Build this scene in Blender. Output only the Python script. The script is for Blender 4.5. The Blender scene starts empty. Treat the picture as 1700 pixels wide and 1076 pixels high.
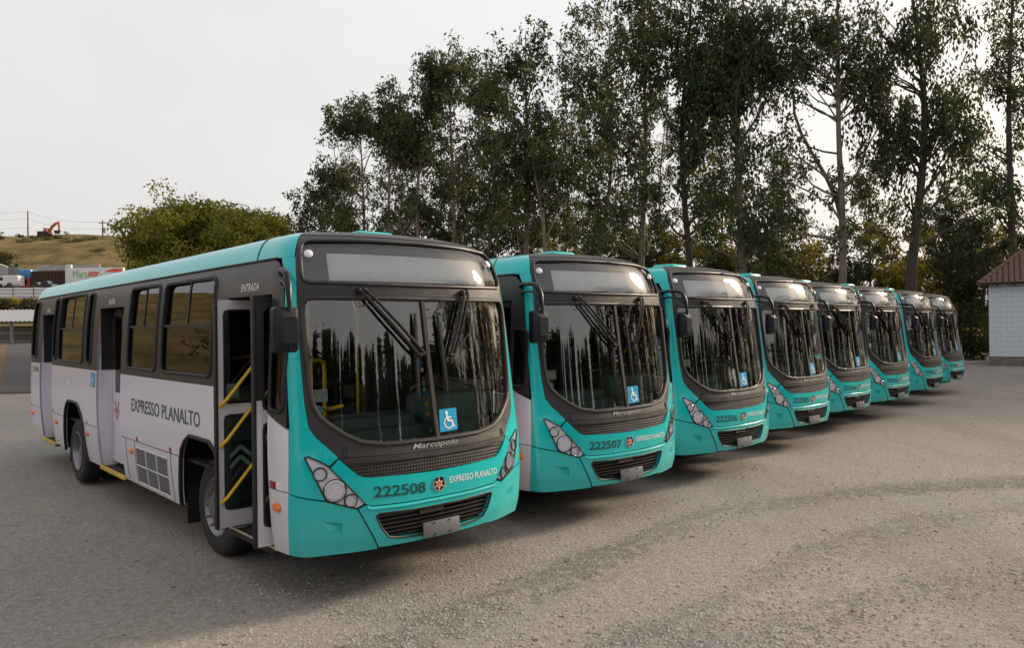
import bpy, bmesh, math, random
import numpy as np
from mathutils import Vector, Matrix
random.seed(7); RNG = np.random.default_rng(7)
scn = bpy.context.scene
COL = scn.collection
R = math.radians

# ------------------------------------------------------------------ camera
F_PX, CAM_H, PITCH, ROLL = 1260.2, 2.333, R(0.208), R(-0.692)
def cam_axes():
    f = Vector((0, math.cos(PITCH), math.sin(PITCH))); u0 = Vector((0, -math.sin(PITCH), math.cos(PITCH))); r0 = Vector((1, 0, 0))
    c, s = math.cos(ROLL), math.sin(ROLL)
    return r0*c + u0*s, u0*c - r0*s, f
CR, CU, CF = cam_axes()
cam = bpy.data.cameras.new("camera"); camo = bpy.data.objects.new("camera", cam); COL.objects.link(camo)
m = Matrix((CR, CU, -CF)).transposed().to_4x4(); m.translation = Vector((0, 0, CAM_H))
camo.matrix_world = m
cam.sensor_width = 36; cam.lens = F_PX/1700*36; cam.clip_end = 6000; cam.clip_start = 0.05
scn.camera = camo
def at(px, py, depth):
    """world point on the photo ray (1700x1076 pixels) at a given forward depth"""
    d = CF + CR*((px-850)/F_PX) + CU*((538-py)/F_PX)
    return Vector((0, 0, CAM_H)) + d*(depth/d.y)

# ------------------------------------------------------------------ world and sun
SUN_AZ, SUN_EL = R(62), R(22)
w = bpy.data.worlds.new("World"); scn.world = w; w.use_nodes = True
nt = w.node_tree; nt.nodes.clear()
out = nt.nodes.new("ShaderNodeOutputWorld"); bg = nt.nodes.new("ShaderNodeBackground")
sky = nt.nodes.new("ShaderNodeTexSky"); sky.sky_type = 'NISHITA'; sky.sun_disc = False
sky.sun_elevation = SUN_EL; sky.sun_rotation = SUN_AZ; sky.air_density = 1.4; sky.dust_density = 7.0; sky.ozone_density = 1.0
cl = nt.nodes.new("ShaderNodeMix"); cl.data_type = 'RGBA'      # thin even cloud veil over the hazy sky
no = nt.nodes.new("ShaderNodeTexNoise"); no.inputs["Scale"].default_value = 1.6; no.inputs["Detail"].default_value = 4
mr = nt.nodes.new("ShaderNodeMapRange"); mr.inputs[1].default_value = .3; mr.inputs[2].default_value = .7; mr.inputs[3].default_value = .62; mr.inputs[4].default_value = .82
nt.links.new(no.outputs["Fac"], mr.inputs[0]); nt.links.new(mr.outputs[0], cl.inputs[0])
nt.links.new(sky.outputs[0], cl.inputs[6]); cl.inputs[7].default_value = (6.95, 6.75, 6.75, 1)
nt.links.new(cl.outputs[2], bg.inputs[0]); bg.inputs[1].default_value = 0.1
nt.links.new(bg.outputs[0], out.inputs[0])
sl = bpy.data.lights.new("sun", 'SUN'); sl.energy = 2.8; sl.angle = R(10); sl.color = (1.0, .84, .66)
so = bpy.data.objects.new("sun", sl); COL.objects.link(so)
sdir = Vector((math.sin(SUN_AZ)*math.cos(SUN_EL), math.cos(SUN_AZ)*math.cos(SUN_EL), math.sin(SUN_EL)))
so.rotation_euler = (-sdir).to_track_quat('-Z', 'Y').to_euler(); so.location = sdir*60
vs = scn.view_settings; vs.view_transform = 'Standard'; vs.look = 'None'; vs.exposure = 0.56; vs.gamma = 1.0; vs.use_curve_mapping = False
scn.render.engine = 'CYCLES'
scn.cycles.transparent_max_bounces = 24; scn.cycles.max_bounces = 8

# ------------------------------------------------------------------ materials
MAT = {}
def mat(name, col, rough=.5, metal=0., coat=0., spec=.5, noise=None, bump=None, dust=0., **kw):
    """plain principled material; noise=(scale, amount) varies its colour, bump=(scale, strength, distance)"""
    m = bpy.data.materials.new(name); m.use_nodes = True; t = m.node_tree; p = t.nodes["Principled BSDF"]
    p.inputs["Base Color"].default_value = (*col, 1); p.inputs["Roughness"].default_value = rough
    p.inputs["Metallic"].default_value = metal; p.inputs["Coat Weight"].default_value = coat; p.inputs["Coat Roughness"].default_value = .06
    p.inputs["Specular IOR Level"].default_value = spec
    tc = t.nodes.new("ShaderNodeTexCoord")
    if noise:
        n = t.nodes.new("ShaderNodeTexNoise"); n.inputs["Scale"].default_value = noise[0]; n.inputs["Detail"].default_value = 6
        t.links.new(tc.outputs["Object"], n.inputs["Vector"])
        mx = t.nodes.new("ShaderNodeMix"); mx.data_type = 'RGBA'; t.links.new(n.outputs["Fac"], mx.inputs[0])
        a = noise[1]; mx.inputs[6].default_value = (*[c*(1-a) for c in col], 1); mx.inputs[7].default_value = (*[min(1, c*(1+a)) for c in col], 1)
        t.links.new(mx.outputs[2], p.inputs["Base Color"])
        rr = t.nodes.new("ShaderNodeMapRange"); rr.inputs[3].default_value = max(.02, rough-.08); rr.inputs[4].default_value = rough+.1
        t.links.new(n.outputs["Fac"], rr.inputs[0]); t.links.new(rr.outputs[0], p.inputs["Roughness"])
    if dust:      # road dust kept to the lower panels, blotchy
        sx = t.nodes.new("ShaderNodeSeparateXYZ"); t.links.new(tc.outputs["Object"], sx.inputs[0]); zr = t.nodes.new("ShaderNodeMapRange"); zr.inputs[1].default_value = 1.05; zr.inputs[2].default_value = .38
        t.links.new(sx.outputs["Z"], zr.inputs[0]); dn = t.nodes.new("ShaderNodeTexNoise"); dn.inputs["Scale"].default_value = 3.5; dn.inputs["Detail"].default_value = 8; dn.inputs["Roughness"].default_value = .7; t.links.new(tc.outputs["Object"], dn.inputs["Vector"])
        mu = t.nodes.new("ShaderNodeMath"); mu.operation = 'MULTIPLY'; t.links.new(zr.outputs[0], mu.inputs[0]); t.links.new(dn.outputs["Fac"], mu.inputs[1])
        mv = t.nodes.new("ShaderNodeMath"); mv.operation = 'MULTIPLY'; t.links.new(mu.outputs[0], mv.inputs[0]); mv.inputs[1].default_value = dust
        dm = t.nodes.new("ShaderNodeMix"); dm.data_type = 'RGBA'; t.links.new(mv.outputs[0], dm.inputs[0]); t.links.new(mx.outputs[2], dm.inputs[6]); dm.inputs[7].default_value = (.30, .25, .20, 1); t.links.new(dm.outputs[2], p.inputs["Base Color"])
    if bump:
        n2 = t.nodes.new("ShaderNodeTexNoise"); n2.inputs["Scale"].default_value = bump[0]; n2.inputs["Detail"].default_value = 5
        t.links.new(tc.outputs["Object"], n2.inputs["Vector"])
        b = t.nodes.new("ShaderNodeBump"); b.inputs["Strength"].default_value = bump[1]; b.inputs["Distance"].default_value = bump[2]
        t.links.new(n2.outputs["Fac"], b.inputs["Height"]); t.links.new(b.outputs[0], p.inputs["Normal"])
    MAT[name] = m; return m
def glass(name, tint, ior, rough=0.0, refl=(1, 1, 1)):
    m = bpy.data.materials.new(name); m.use_nodes = True; t = m.node_tree; t.nodes.clear()
    o = t.nodes.new("ShaderNodeOutputMaterial"); mx = t.nodes.new("ShaderNodeMixShader"); fr = t.nodes.new("ShaderNodeFresnel"); fr.inputs[0].default_value = ior
    tr = t.nodes.new("ShaderNodeBsdfTransparent"); tr.inputs[0].default_value = (*tint, 1)
    gl = t.nodes.new("ShaderNodeBsdfGlossy"); gl.inputs["Roughness"].default_value = rough; gl.inputs[0].default_value = (*refl, 1)
    n = t.nodes.new("ShaderNodeTexNoise"); n.inputs["Scale"].default_value = 1.3; n.inputs["Detail"].default_value = 1
    tc = t.nodes.new("ShaderNodeTexCoord"); t.links.new(tc.outputs["Object"], n.inputs["Vector"])
    b = t.nodes.new("ShaderNodeBump"); b.inputs["Strength"].default_value = .02; b.inputs["Distance"].default_value = .05
    t.links.new(n.outputs["Fac"], b.inputs["Height"]); t.links.new(b.outputs[0], gl.inputs["Normal"])
    t.links.new(fr.outputs[0], mx.inputs[0]); t.links.new(tr.outputs[0], mx.inputs[1]); t.links.new(gl.outputs[0], mx.inputs[2]); t.links.new(mx.outputs[0], o.inputs[0])
    MAT[name] = m; return m
def pattern_mat(name, dark, light, kind, scale, rough=.5, angle=0.):
    """flat perforated or slotted sheet: wave lines or dots"""
    m = bpy.data.materials.new(name); m.use_nodes = True; t = m.node_tree; p = t.nodes["Principled BSDF"]; p.inputs["Roughness"].default_value = rough
    tc = t.nodes.new("ShaderNodeTexCoord"); mp = t.nodes.new("ShaderNodeMapping"); t.links.new(tc.outputs["UV"], mp.inputs[0]); mp.inputs["Rotation"].default_value = (0, 0, angle)
    if kind == 'lines':
        n = t.nodes.new("ShaderNodeTexWave"); n.inputs["Scale"].default_value = scale; n.inputs["Distortion"].default_value = 0; f = n.outputs["Fac"]
    else:
        n = t.nodes.new("ShaderNodeTexVoronoi"); n.inputs["Scale"].default_value = scale; n.inputs["Randomness"].default_value = 0; f = n.outputs["Distance"]
    t.links.new(mp.outputs[0], n.inputs["Vector"])
    r = t.nodes.new("ShaderNodeValToRGB"); r.color_ramp.elements[0].position = .35; r.color_ramp.elements[1].position = .6
    r.color_ramp.elements[0].color = (*dark, 1); r.color_ramp.elements[1].color = (*light, 1)
    t.links.new(f, r.inputs[0]); t.links.new(r.outputs[0], p.inputs["Base Color"])
    b = t.nodes.new("ShaderNodeBump"); b.inputs["Strength"].default_value = .6; b.inputs["Distance"].default_value = .01
    t.links.new(f, b.inputs["Height"]); t.links.new(b.outputs[0], p.inputs["Normal"])
    MAT[name] = m; return m

mat('teal', (.002, .50, .50), .24, coat=.45, spec=.35, noise=(1.5, .04), dust=.30)
mat('lilac_grey', (.70, .68, .76), .28, coat=.5, noise=(1.2, .04), bump=(1.1, .12, .02), dust=.40)
mat('band_black', (.030, .026, .026), .40, coat=.08, noise=(3, .12))
mat('mask_black', (.026, .023, .023), .45, noise=(8, .12), bump=(300, .05, .001))
mat('rubber', (.012, .012, .013), .55, noise=(20, .2))
mat('tyre', (.022, .021, .020), .8, noise=(12, .3), bump=(60, .2, .004))
mat('dark', (.008, .008, .009), .7)
mat('chassis', (.012, .012, .012), .8)
mat('silver', (.78, .78, .84), .3, metal=.0, coat=.6)
mat('chrome', (.75, .76, .78), .12, metal=1.)
mat('rim', (.22, .225, .24), .38, metal=.8, noise=(6, .25))
mat('plate_grey', (.13, .135, .145), .5, noise=(9, .08))
mat('green_text', (.006, .085, .065), .4)
mat('side_text', (.03, .085, .07), .4)
mat('white_text', (.80, .80, .80), .4)
mat('red_text', (.60, .03, .04), .4)
mat('yellow', (.75, .47, .01), .32, coat=.4, noise=(5, .08))
mat('orange', (.85, .20, .02), .3, coat=.5)
mat('red_reflector', (.30, .01, .02), .25, coat=.6)
mat('blue_sign', (.01, .34, .62), .35)
mat('paper', (.72, .76, .75), .7)
mat('seat', (.022, .026, .032), .6, noise=(10, .3))
mat('dash', (.20, .25, .245), .55, noise=(6, .2), bump=(120, .15, .003))
mat('interior', (.05, .052, .055), .6, noise=(4, .2))
mat('led_back', (.12, .12, .13), .6)
mat('emblem_orange', (.75, .16, .03), .35)
mat('sticker_red', (.55, .10, .14), .5); mat('sticker_green', (.08, .40, .20), .5); mat('sticker_dark', (.01, .07, .09), .4)
pattern_mat('led_mesh', (.93, .95, .95), (.80, .82, .82), 'dots', 60, .45)
pattern_mat('honeycomb', (.004, .004, .004), (.024, .021, .019), 'dots', 34, .45)
pattern_mat('louvre', (.015, .015, .018), (.22, .215, .24), 'lines', 14, .5, R(50))
glass('windscreen_glass', (.80, .86, .83), 2.15)
glass('destination_glass', (.92, .93, .93), 1.7)
glass('side_glass', (.34, .32, .30), 1.52)
glass('door_glass', (.55, .62, .62), 1.55)
glass('lamp_cover', (1, 1, 1), 1.3)

# ------------------------------------------------------------------ mesh helpers
def mesh_from(name, V, Fc, smooth=True, angle=35, uv=None):
    me = bpy.data.meshes.new(name); me.from_pydata([tuple(v) for v in V], [], [tuple(f) for f in Fc])
    if smooth:
        me.polygons.foreach_set('use_smooth', [True]*len(me.polygons)); me.set_sharp_from_angle(angle=R(angle))
    me.update(); return me
class MB:
    def __init__(s): s.V = []; s.F = []
    def add(s, V, Fc):
        b = len(s.V); s.V += [tuple(v) for v in V]; s.F += [tuple(i+b for i in f) for f in Fc]; return s
    def box(s, x0, x1, y0, y1, z0, z1, M=None):
        V = [Vector((x, y, z)) for z in (z0, z1) for y in (y0, y1) for x in (x0, x1)]
        if M is not None: V = [M @ v for v in V]
        return s.add(V, [(0, 2, 3, 1), (4, 5, 7, 6), (0, 1, 5, 4), (2, 6, 7, 3), (0, 4, 6, 2), (1, 3, 7, 5)])
    def rbox(s, x0, x1, y0, y1, z0, z1, b=.02, M=None, seg=2):
        bm = bmesh.new(); bmesh.ops.create_cube(bm, size=1)
        for v in bm.verts: v.co = Vector(((x0+x1)/2+v.co.x*(x1-x0), (y0+y1)/2+v.co.y*(y1-y0), (z0+z1)/2+v.co.z*(z1-z0)))
        bmesh.ops.bevel(bm, geom=bm.edges[:], offset=b, segments=seg, affect='EDGES', profile=.5)
        bm.verts.index_update(); V = [(M @ v.co) if M is not None else v.co.copy() for v in bm.verts]; Fc = [[v.index for v in f.verts] for f in bm.faces]; bm.free()
        return s.add(V, Fc)
    def tube(s, path, r, n=8, closed=False, cap=True):
        P = [Vector(p) for p in path]; k = len(P); rs = r if hasattr(r, '__len__') else [r]*k
        V = []; prev = None
        for i, p in enumerate(P):
            a = P[(i-1) % k] if (closed or i > 0) else p; b = P[(i+1) % k] if (closed or i < k-1) else p
            t = (b-a).normalized() if (b-a).length > 1e-9 else Vector((0, 0, 1))
            if prev is None: q = t.orthogonal().normalized()
            else:
                q = prev - t*prev.dot(t); q = q.normalized() if q.length > 1e-6 else t.orthogonal().normalized()
            prev = q; c = t.cross(q)
            V += [p + (q*math.cos(2*math.pi*j/n) + c*math.sin(2*math.pi*j/n))*rs[i] for j in range(n)]
        Fc = []
        for i in range(k if closed else k-1):
            a = i*n; b = ((i+1) % k)*n
            Fc += [(a+j, a+(j+1) % n, b+(j+1) % n, b+j) for j in range(n)]
        if cap and not closed: Fc += [tuple(range(n-1, -1, -1)), tuple((k-1)*n+j for j in range(n))]
        return s.add(V, Fc)
    def lathe(s, prof, n=32, M=None, axis='x'):
        """profile (a, r): a along axis, r radius"""
        V = []
        for a, r in prof:
            for j in range(n):
                t = 2*math.pi*j/n; c, d = r*math.cos(t), r*math.sin(t)
                v = Vector((a, c, d)) if axis == 'x' else Vector((c, a, d)) if axis == 'y' else Vector((c, d, a))
                V.append(M @ v if M is not None else v)
        Fc = []
        for i in range(len(prof)-1):
            Fc += [(i*n+j, i*n+(j+1) % n, (i+1)*n+(j+1) % n, (i+1)*n+j) for j in range(n)]
        return s.add(V, Fc)
    def mesh(s, name, smooth=True, angle=35): return mesh_from(name, s.V, s.F, smooth, angle)
def link(name, me, material=None, parent=None, **props):
    o = bpy.data.objects.new(name, me); COL.objects.link(o)
    if material is not None and me is not None and not me.materials: me.materials.append(MAT[material] if isinstance(material, str) else material)
    if parent is not None: o.parent = parent
    for k, v in props.items(): o[k] = v
    return o
def empty(name, loc, rz=0, label=None, category=None, group=None):
    o = bpy.data.objects.new(name, None); COL.objects.link(o); o.location = loc; o.rotation_euler = (0, 0, rz); o.empty_display_size = .2
    if label: o['label'] = label; o['category'] = category
    if group: o['group'] = group
    return o
def pchip(xs, ys):
    xs = np.array(xs, float); ys = np.array(ys, float); h = np.diff(xs); d = np.diff(ys)/h
    m = np.zeros(len(xs)); m[0] = d[0]; m[-1] = d[-1]
    for i in range(1, len(xs)-1):
        if d[i-1]*d[i] > 0:
            w1 = 2*h[i]+h[i-1]; w2 = h[i]+2*h[i-1]; m[i] = (w1+w2)/(w1/d[i-1]+w2/d[i])
    def f(x):
        x = np.clip(x, xs[0], xs[-1]); i = np.clip(np.searchsorted(xs, x)-1, 0, len(xs)-2); t = (x-xs[i])/h[i]
        return (2*t**3-3*t**2+1)*ys[i]+(t**3-2*t**2+t)*h[i]*m[i]+(-2*t**3+3*t**2)*ys[i+1]+(t**3-t**2)*h[i]*m[i+1]
    return f
_tab = RNG.random((256, 256))
def vnoise(x, y):
    xi = np.floor(x).astype(int); yi = np.floor(y).astype(int); fx = x-xi; fy = y-yi; fx = fx*fx*(3-2*fx); fy = fy*fy*(3-2*fy)
    a = _tab[xi % 256, yi % 256]; b = _tab[(xi+1) % 256, yi % 256]; c = _tab[xi % 256, (yi+1) % 256]; d = _tab[(xi+1) % 256, (yi+1) % 256]
    return (a*(1-fx)+b*fx)*(1-fy)+(c*(1-fx)+d*fx)*fy
def fbm(x, y, o=4):
    s = 0; a = .5
    for i in range(o): s = s + a*vnoise(x*2**i+17*i, y*2**i+5*i); a *= .5
    return s

# ------------------------------------------------------------------ ground
BUS = [(-.670, 6.832, 41.86), (1.404, 9.159, 40.5), (3.484, 11.517, 42.0), (5.559, 14.077, 42.3),
       (7.520, 16.498, 42.4), (9.434, 18.493, 42.25), (11.897, 21.352, 42.3), (14.273, 24.33, 42.1)]
def sst(a, b, x):
    t = np.clip((x-a)/(b-a), 0, 1); return t*t*(3-2*t)
def gbase(x, y):
    x = np.asarray(x, float); y = np.asarray(y, float)
    t = -.667*(x+.67)+.745*(y-6.83); al = np.clip((.745*(x+.67)+.667*(y-6.83))/24, 0, 1)
    g = -.035*sst(2.5, 7.5, t-3.07*al)*(1-sst(13, 18, t-3.07*al))
    g = g + .33*sst(25, 33, y)*sst(9, 19, x)
    g = g + 1.55*sst(28.5, 60, y)*(1-sst(-9, 4, x))
    return g
def ground_hit(px, py):
    d = CF + CR*((px-850)/F_PX) + CU*((538-py)/F_PX); t = -CAM_H/d.z
    return Vector((0, 0, CAM_H)) + d*t
TRACKS = [[(600, 1100), (740, 1040), (860, 985), (1000, 920), (1200, 850), (1450, 815), (1760, 797)],
          [(980, 1100), (1120, 1040), (1260, 985), (1360, 920), (1520, 870), (1760, 835)],
          [(1180, 1090), (1400, 1015), (1600, 965), (1780, 935)],
          [(-80, 900), (120, 860), (300, 900), (420, 985), (640, 1010), (860, 985)]]
TW = [[(ground_hit(*p).x, ground_hit(*p).y) for p in tr] for tr in TRACKS]
def seg_dist(X, Y, line):
    best = np.full(X.shape, 1e9)
    for (ax, ay), (bx, by) in zip(line[:-1], line[1:]):
        dx, dy = bx-ax, by-ay; t = np.clip(((X-ax)*dx+(Y-ay)*dy)/(dx*dx+dy*dy), 0, 1)
        best = np.minimum(best, np.hypot(X-ax-t*dx, Y-ay-t*dy))
    return best
def warp_axis(lo, hi, step, far, n):
    core = np.arange(lo, hi+step/2, step); g = np.geomspace(step*2, far, n)
    return np.concatenate([(lo-g)[::-1], core, hi+g])
def grid_mesh(name, X, Y, Z, attr=None):
    ny, nx = X.shape; me = bpy.data.meshes.new(name); me.vertices.add(nx*ny)
    me.vertices.foreach_set('co', np.stack([X, Y, Z], -1).astype(np.float32).ravel())
    i = (np.arange(ny-1)[:, None]*nx+np.arange(nx-1)[None]).ravel(); q = np.stack([i, i+1, i+1+nx, i+nx], -1)
    me.loops.add(q.size); me.polygons.add(len(q)); me.loops.foreach_set('vertex_index', q.ravel().astype(np.int32))
    me.polygons.foreach_set('loop_start', np.arange(0, q.size, 4, dtype=np.int32)); me.polygons.foreach_set('use_smooth', np.ones(len(q), bool))
    me.update(calc_edges=True)
    for k, v in (attr or {}).items():
        a = me.attributes.new(k, 'FLOAT', 'POINT'); a.data.foreach_set('value', v.astype(np.float32).ravel())
    return me
gx = warp_axis(-12, 22, .13, 1800, 40); gy = warp_axis(3.2, 34, .13, 1800, 40)
GX, GY = np.meshgrid(gx, gy)
tr = np.zeros_like(GX); rut = np.zeros_like(GX)
for k, ln in enumerate(TW):
    wv = .26+.24*fbm(GX*.7+9*k, GY*.7); d = seg_dist(GX+.25*(fbm(GX*.8, GY*.8+k)-.5), GY+.25*(fbm(GX*.8+40, GY*.8)-.5), ln)
    wgt = (1., .6, .42, .35)[k]*np.exp(-(d/wv)**2)*np.clip(.2+1.5*fbm(GX*.45+k*3, GY*.45), 0, 1.2); tr = np.maximum(tr, wgt)
    rut += -.012*np.exp(-((d-.28)/.13)**2)+.016*np.exp(-(d/.16)**2)
near = np.exp(-np.clip(np.hypot(GX-4, GY-12)-25, 0, None)/8)
GZ = gbase(GX, GY) + near*(.05*(fbm(GX*.18, GY*.18)-.47)+.02*(fbm(GX*.9, GY*.9)-.47)+.008*(fbm(GX*3.1, GY*3.1)-.47)+rut)
m = bpy.data.materials.new('gravel_ground'); m.use_nodes = True; t = m.node_tree; p = t.nodes["Principled BSDF"]; p.inputs["Roughness"].default_value = .9; p.inputs["Specular IOR Level"].default_value = .25
tc = t.nodes.new("ShaderNodeTexCoord")
def tn(scale, detail=5, rough=.55, stretch=None):
    n = t.nodes.new("ShaderNodeTexNoise"); n.inputs["Scale"].default_value = scale; n.inputs["Detail"].default_value = detail; n.inputs["Roughness"].default_value = rough
    if stretch:
        mp = t.nodes.new("ShaderNodeMapping"); mp.inputs["Scale"].default_value = stretch; mp.inputs["Rotation"].default_value = (0, 0, R(-28)); t.links.new(tc.outputs["Object"], mp.inputs[0]); t.links.new(mp.outputs[0], n.inputs["Vector"])
    else: t.links.new(tc.outputs["Object"], n.inputs["Vector"])
    return n.outputs["Fac"]
def mixc(f, a, b, blend='MIX'):
    x = t.nodes.new("ShaderNodeMix"); x.data_type = 'RGBA'; x.blend_type = blend
    for s, v in ((0, f), (6, a), (7, b)):
        if isinstance(v, (tuple, float, int)): x.inputs[s].default_value = (*v, 1) if isinstance(v, tuple) else v
        else: t.links.new(v, x.inputs[s])
    return x.outputs[2]
def ramp(f, lo, hi, a=0., b=1.):
    r = t.nodes.new("ShaderNodeMapRange"); r.inputs[1].default_value = lo; r.inputs[2].default_value = hi; r.inputs[3].default_value = a; r.inputs[4].default_value = b; t.links.new(f, r.inputs[0]); return r.outputs[0]
at_n = t.nodes.new("ShaderNodeAttribute"); at_n.attribute_name = 'loose'
patch = ramp(tn(.23, 6, .6, (1, .45, 1)), .42, .60)
c = mixc(patch, (.40, .352, .302), (.325, .310, .290))
c = mixc(ramp(tn(.55, 5, .6, (1, .30, 1)), .52, .70, 0, .75), c, (.50, .375, .285))
lm_ = t.nodes.new("ShaderNodeMath"); lm_.operation = 'MULTIPLY'; t.links.new(at_n.outputs["Fac"], lm_.inputs[0]); t.links.new(ramp(tn(5, 6, .75), .32, .62), lm_.inputs[1])
c = mixc(ramp(tn(.33, 6, .65, (1, .28, 1)), .52, .68, 0, .7), c, (.27, .20, .145))
c = mixc(ramp(tn(2.6, 6, .7, (1, .5, 1)), .55, .75, 0, .5), c, (.215, .20, .185))
c = mixc(ramp(lm_.outputs[0], .12, .5, 0, .9), c, (.195, .178, .158))
c = mixc(ramp(tn(14, 5, .7), .35, .68, 0, 1), mixc(1., c, (.66, .65, .63), 'MULTIPLY'), c)
vo = t.nodes.new("ShaderNodeTexVoronoi"); vo.inputs["Scale"].default_value = 46; t.links.new(tc.outputs["Object"], vo.inputs["Vector"])
c = mixc(ramp(vo.outputs["Color"], .62, 1., 0, .7), c, (.50, .475, .445))
c = mixc(ramp(tn(75, 4, .75), .50, .70, 0, .65), c, (.11, .10, .09))
t.links.new(c, p.inputs["Base Color"])
b1 = t.nodes.new("ShaderNodeBump"); b1.inputs["Strength"].default_value = .6; b1.inputs["Distance"].default_value = .012; t.links.new(vo.outputs["Distance"], b1.inputs["Height"])
b2 = t.nodes.new("ShaderNodeBump"); b2.inputs["Strength"].default_value = .7; b2.inputs["Distance"].default_value = .03; t.links.new(tn(22, 8, .7), b2.inputs["Height"]); t.links.new(b1.outputs[0], b2.inputs["Normal"])
t.links.new(b2.outputs[0], p.inputs["Normal"]); MAT['gravel_ground'] = m
link('ground', grid_mesh('ground', GX, GY, GZ, {'loose': tr}), 'gravel_ground', kind='structure')
from bisect import bisect
def gz(x, y):
    i = min(max(bisect(gx, x)-1, 0), len(gx)-2); j = min(max(bisect(gy, y)-1, 0), len(gy)-2)
    a = (x-gx[i])/(gx[i+1]-gx[i]); b = (y-gy[j])/(gy[j+1]-gy[j])
    return float((GZ[j, i]*(1-a)+GZ[j, i+1]*a)*(1-b)+(GZ[j+1, i]*(1-a)+GZ[j+1, i+1]*a)*b)

# loose stones and litter on the lot
def scatter(name, n, size, flat, material, label, cat, px_range=(-150, 1850), bias=None, seed=1):
    rg = np.random.default_rng(seed); V = []; Fc = []
    base = np.array([(1, 0, 0), (-1, 0, 0), (0, 1, 0), (0, -1, 0), (0, 0, 1), (0, 0, -.6)], float)
    tri = [(0, 2, 4), (2, 1, 4), (1, 3, 4), (3, 0, 4), (2, 0, 5), (1, 2, 5), (3, 1, 5), (0, 3, 5)]
    k = 0
    while k < n:
        u = rg.uniform(*px_range); v = 1090-(1090-640)*rg.random()**1.5
        h = ground_hit(u, v)
        if h.y > 26 or h.x < -12 or h.x > 22: continue
        if bias is not None:
            q = bias(h.x, h.y)
            if rg.random() > q: continue
        s = size[0]+(size[1]-size[0])*rg.random()**4
        s *= (.9+h.y*.022)
        P = base*(s*rg.uniform(.7, 1.3, (6, 3)))*(1, 1, flat); a = rg.uniform(0, 6.28); c_, s_ = math.cos(a), math.sin(a)
        P = np.stack([P[:, 0]*c_-P[:, 1]*s_, P[:, 0]*s_+P[:, 1]*c_, P[:, 2]], -1)+(h.x, h.y, gz(h.x, h.y)+s*.2*flat)
        b = len(V); V += [tuple(x) for x in P]; Fc += [tuple(i+b for i in f) for f in tri]; k += 1
    return link(name, mesh_from(name, V, Fc, False), material, kind='stuff', label=label, category=cat)
mat('stone', (.33, .31, .285), .9, noise=(14, .6))
mat('dead_leaf', (.10, .055, .03), .8, noise=(8, .4))
def loose_at(x, y):
    d = min(float(seg_dist(np.array([x]), np.array([y]), ln)[0]) for ln in TW); return .20+.80*math.exp(-(d/.34)**2)
scatter('loose_stones', 20000, (.003, .020), .6, 'stone', 'small loose grey stones scattered over the gravel lot', 'stones', bias=loose_at, seed=3)
scatter('leaf_litter', 160, (.012, .032), .25, 'dead_leaf', 'brown dead leaves and twigs scattered on the lot', 'leaf litter', seed=5)

# hillside, verge and road beyond the lot
def hill_h(x, y):
    r = np.maximum(y, -x*1.15+4)
    prof = pchip([40, 60, 63, 72, 112, 119, 121, 138, 160, 190, 232, 260, 400, 900], [-2, 1.0, 1.55, 2.6, 7.3, 7.75, 8.8, 9.1, 15.5, 25.5, 31.0, 30.5, 24, 18])
    h = prof(r); fall = 1-.72*sst(-125, 60, x)*sst(125, 200, y)
    bumpy = np.where(r > 140, 1., .15)*sst(62, 75, r)
    h2 = np.where(r > 138, 9.1+(h-9.1)*fall, h)+bumpy*(2.2*(fbm(x*.02, y*.02)-.47)+.7*(fbm(x*.11, y*.11)-.47))
    return np.where(x > 30, h2-12*sst(30, 110, x), h2)
hx = np.concatenate([np.linspace(-500, -200, 18)[:-1], np.linspace(-200, -10, 150)[:-1], np.linspace(-10, 400, 40)]); hy = np.concatenate([np.linspace(-250, 56, 30)[:-1], np.linspace(56, 260, 150)[:-1], np.linspace(260, 900, 14)])
HX, HY = np.meshgrid(hx, hy)
m = bpy.data.materials.new('dry_hill'); m.use_nodes = True; t = m.node_tree; p = t.nodes["Principled BSDF"]; p.inputs["Roughness"].default_value = .95; p.inputs["Specular IOR Level"].default_value = .1
tc = t.nodes.new("ShaderNodeTexCoord")
c = mixc(ramp(tn(.055, 6, .65), .38, .62), (.31, .215, .095), (.225, .17, .068))
c = mixc(ramp(tn(.16, 6, .7), .46, .60, 0, .9), c, (.10, .09, .034))
c = mixc(ramp(tn(.9, 5, .75), .48, .7, 0, .7), c, (.19, .14, .06))
c = mixc(ramp(tn(.4, 5, .7), .58, .72, 0, .6), c, (.38, .27, .125))
t.links.new(c, p.inputs["Base Color"])
bb = t.nodes.new("ShaderNodeBump"); bb.inputs["Strength"].default_value = 1; bb.inputs["Distance"].default_value = .8; t.links.new(tn(1.2, 8, .75), bb.inputs["Height"]); t.links.new(bb.outputs[0], p.inputs["Normal"])
MAT['dry_hill'] = m
link('hillside', grid_mesh('hillside', HX, HY, hill_h(HX, HY)), 'dry_hill', kind='structure')
mat('asphalt', (.060, .056, .052), .9, noise=(.9, .6), bump=(40, .3, .01))
mat('verge', (.12, .085, .035), .95, noise=(1.2, .5), bump=(6, 1, .1))
def strip(name, left, right, off, material, n=24, **kw):
    V = []; Fc = []
    for i in range(n+1):
        f = i/n
        for e in (left, right):
            for k in range(1):
                x = e[0][0]*(1-f)+e[1][0]*f; y = e[0][1]*(1-f)+e[1][1]*f; V.append((x, y, float(gbase(x, y))+off))
        if i: b = 2*i; Fc.append((b-2, b-1, b+1, b))
    return link(name, mesh_from(name, V, Fc, True), material, **kw)
strip('verge', ((-46, 29), (-90, 61)), ((-13, 29), (-30, 61)), .02, 'verge', kind='structure')
strip('road', ((-19.85, 29.3), (-38.7, 58.5)), ((-12.0, 29.3), (-29, 58.5)), .035, 'asphalt', kind='structure')

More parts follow.
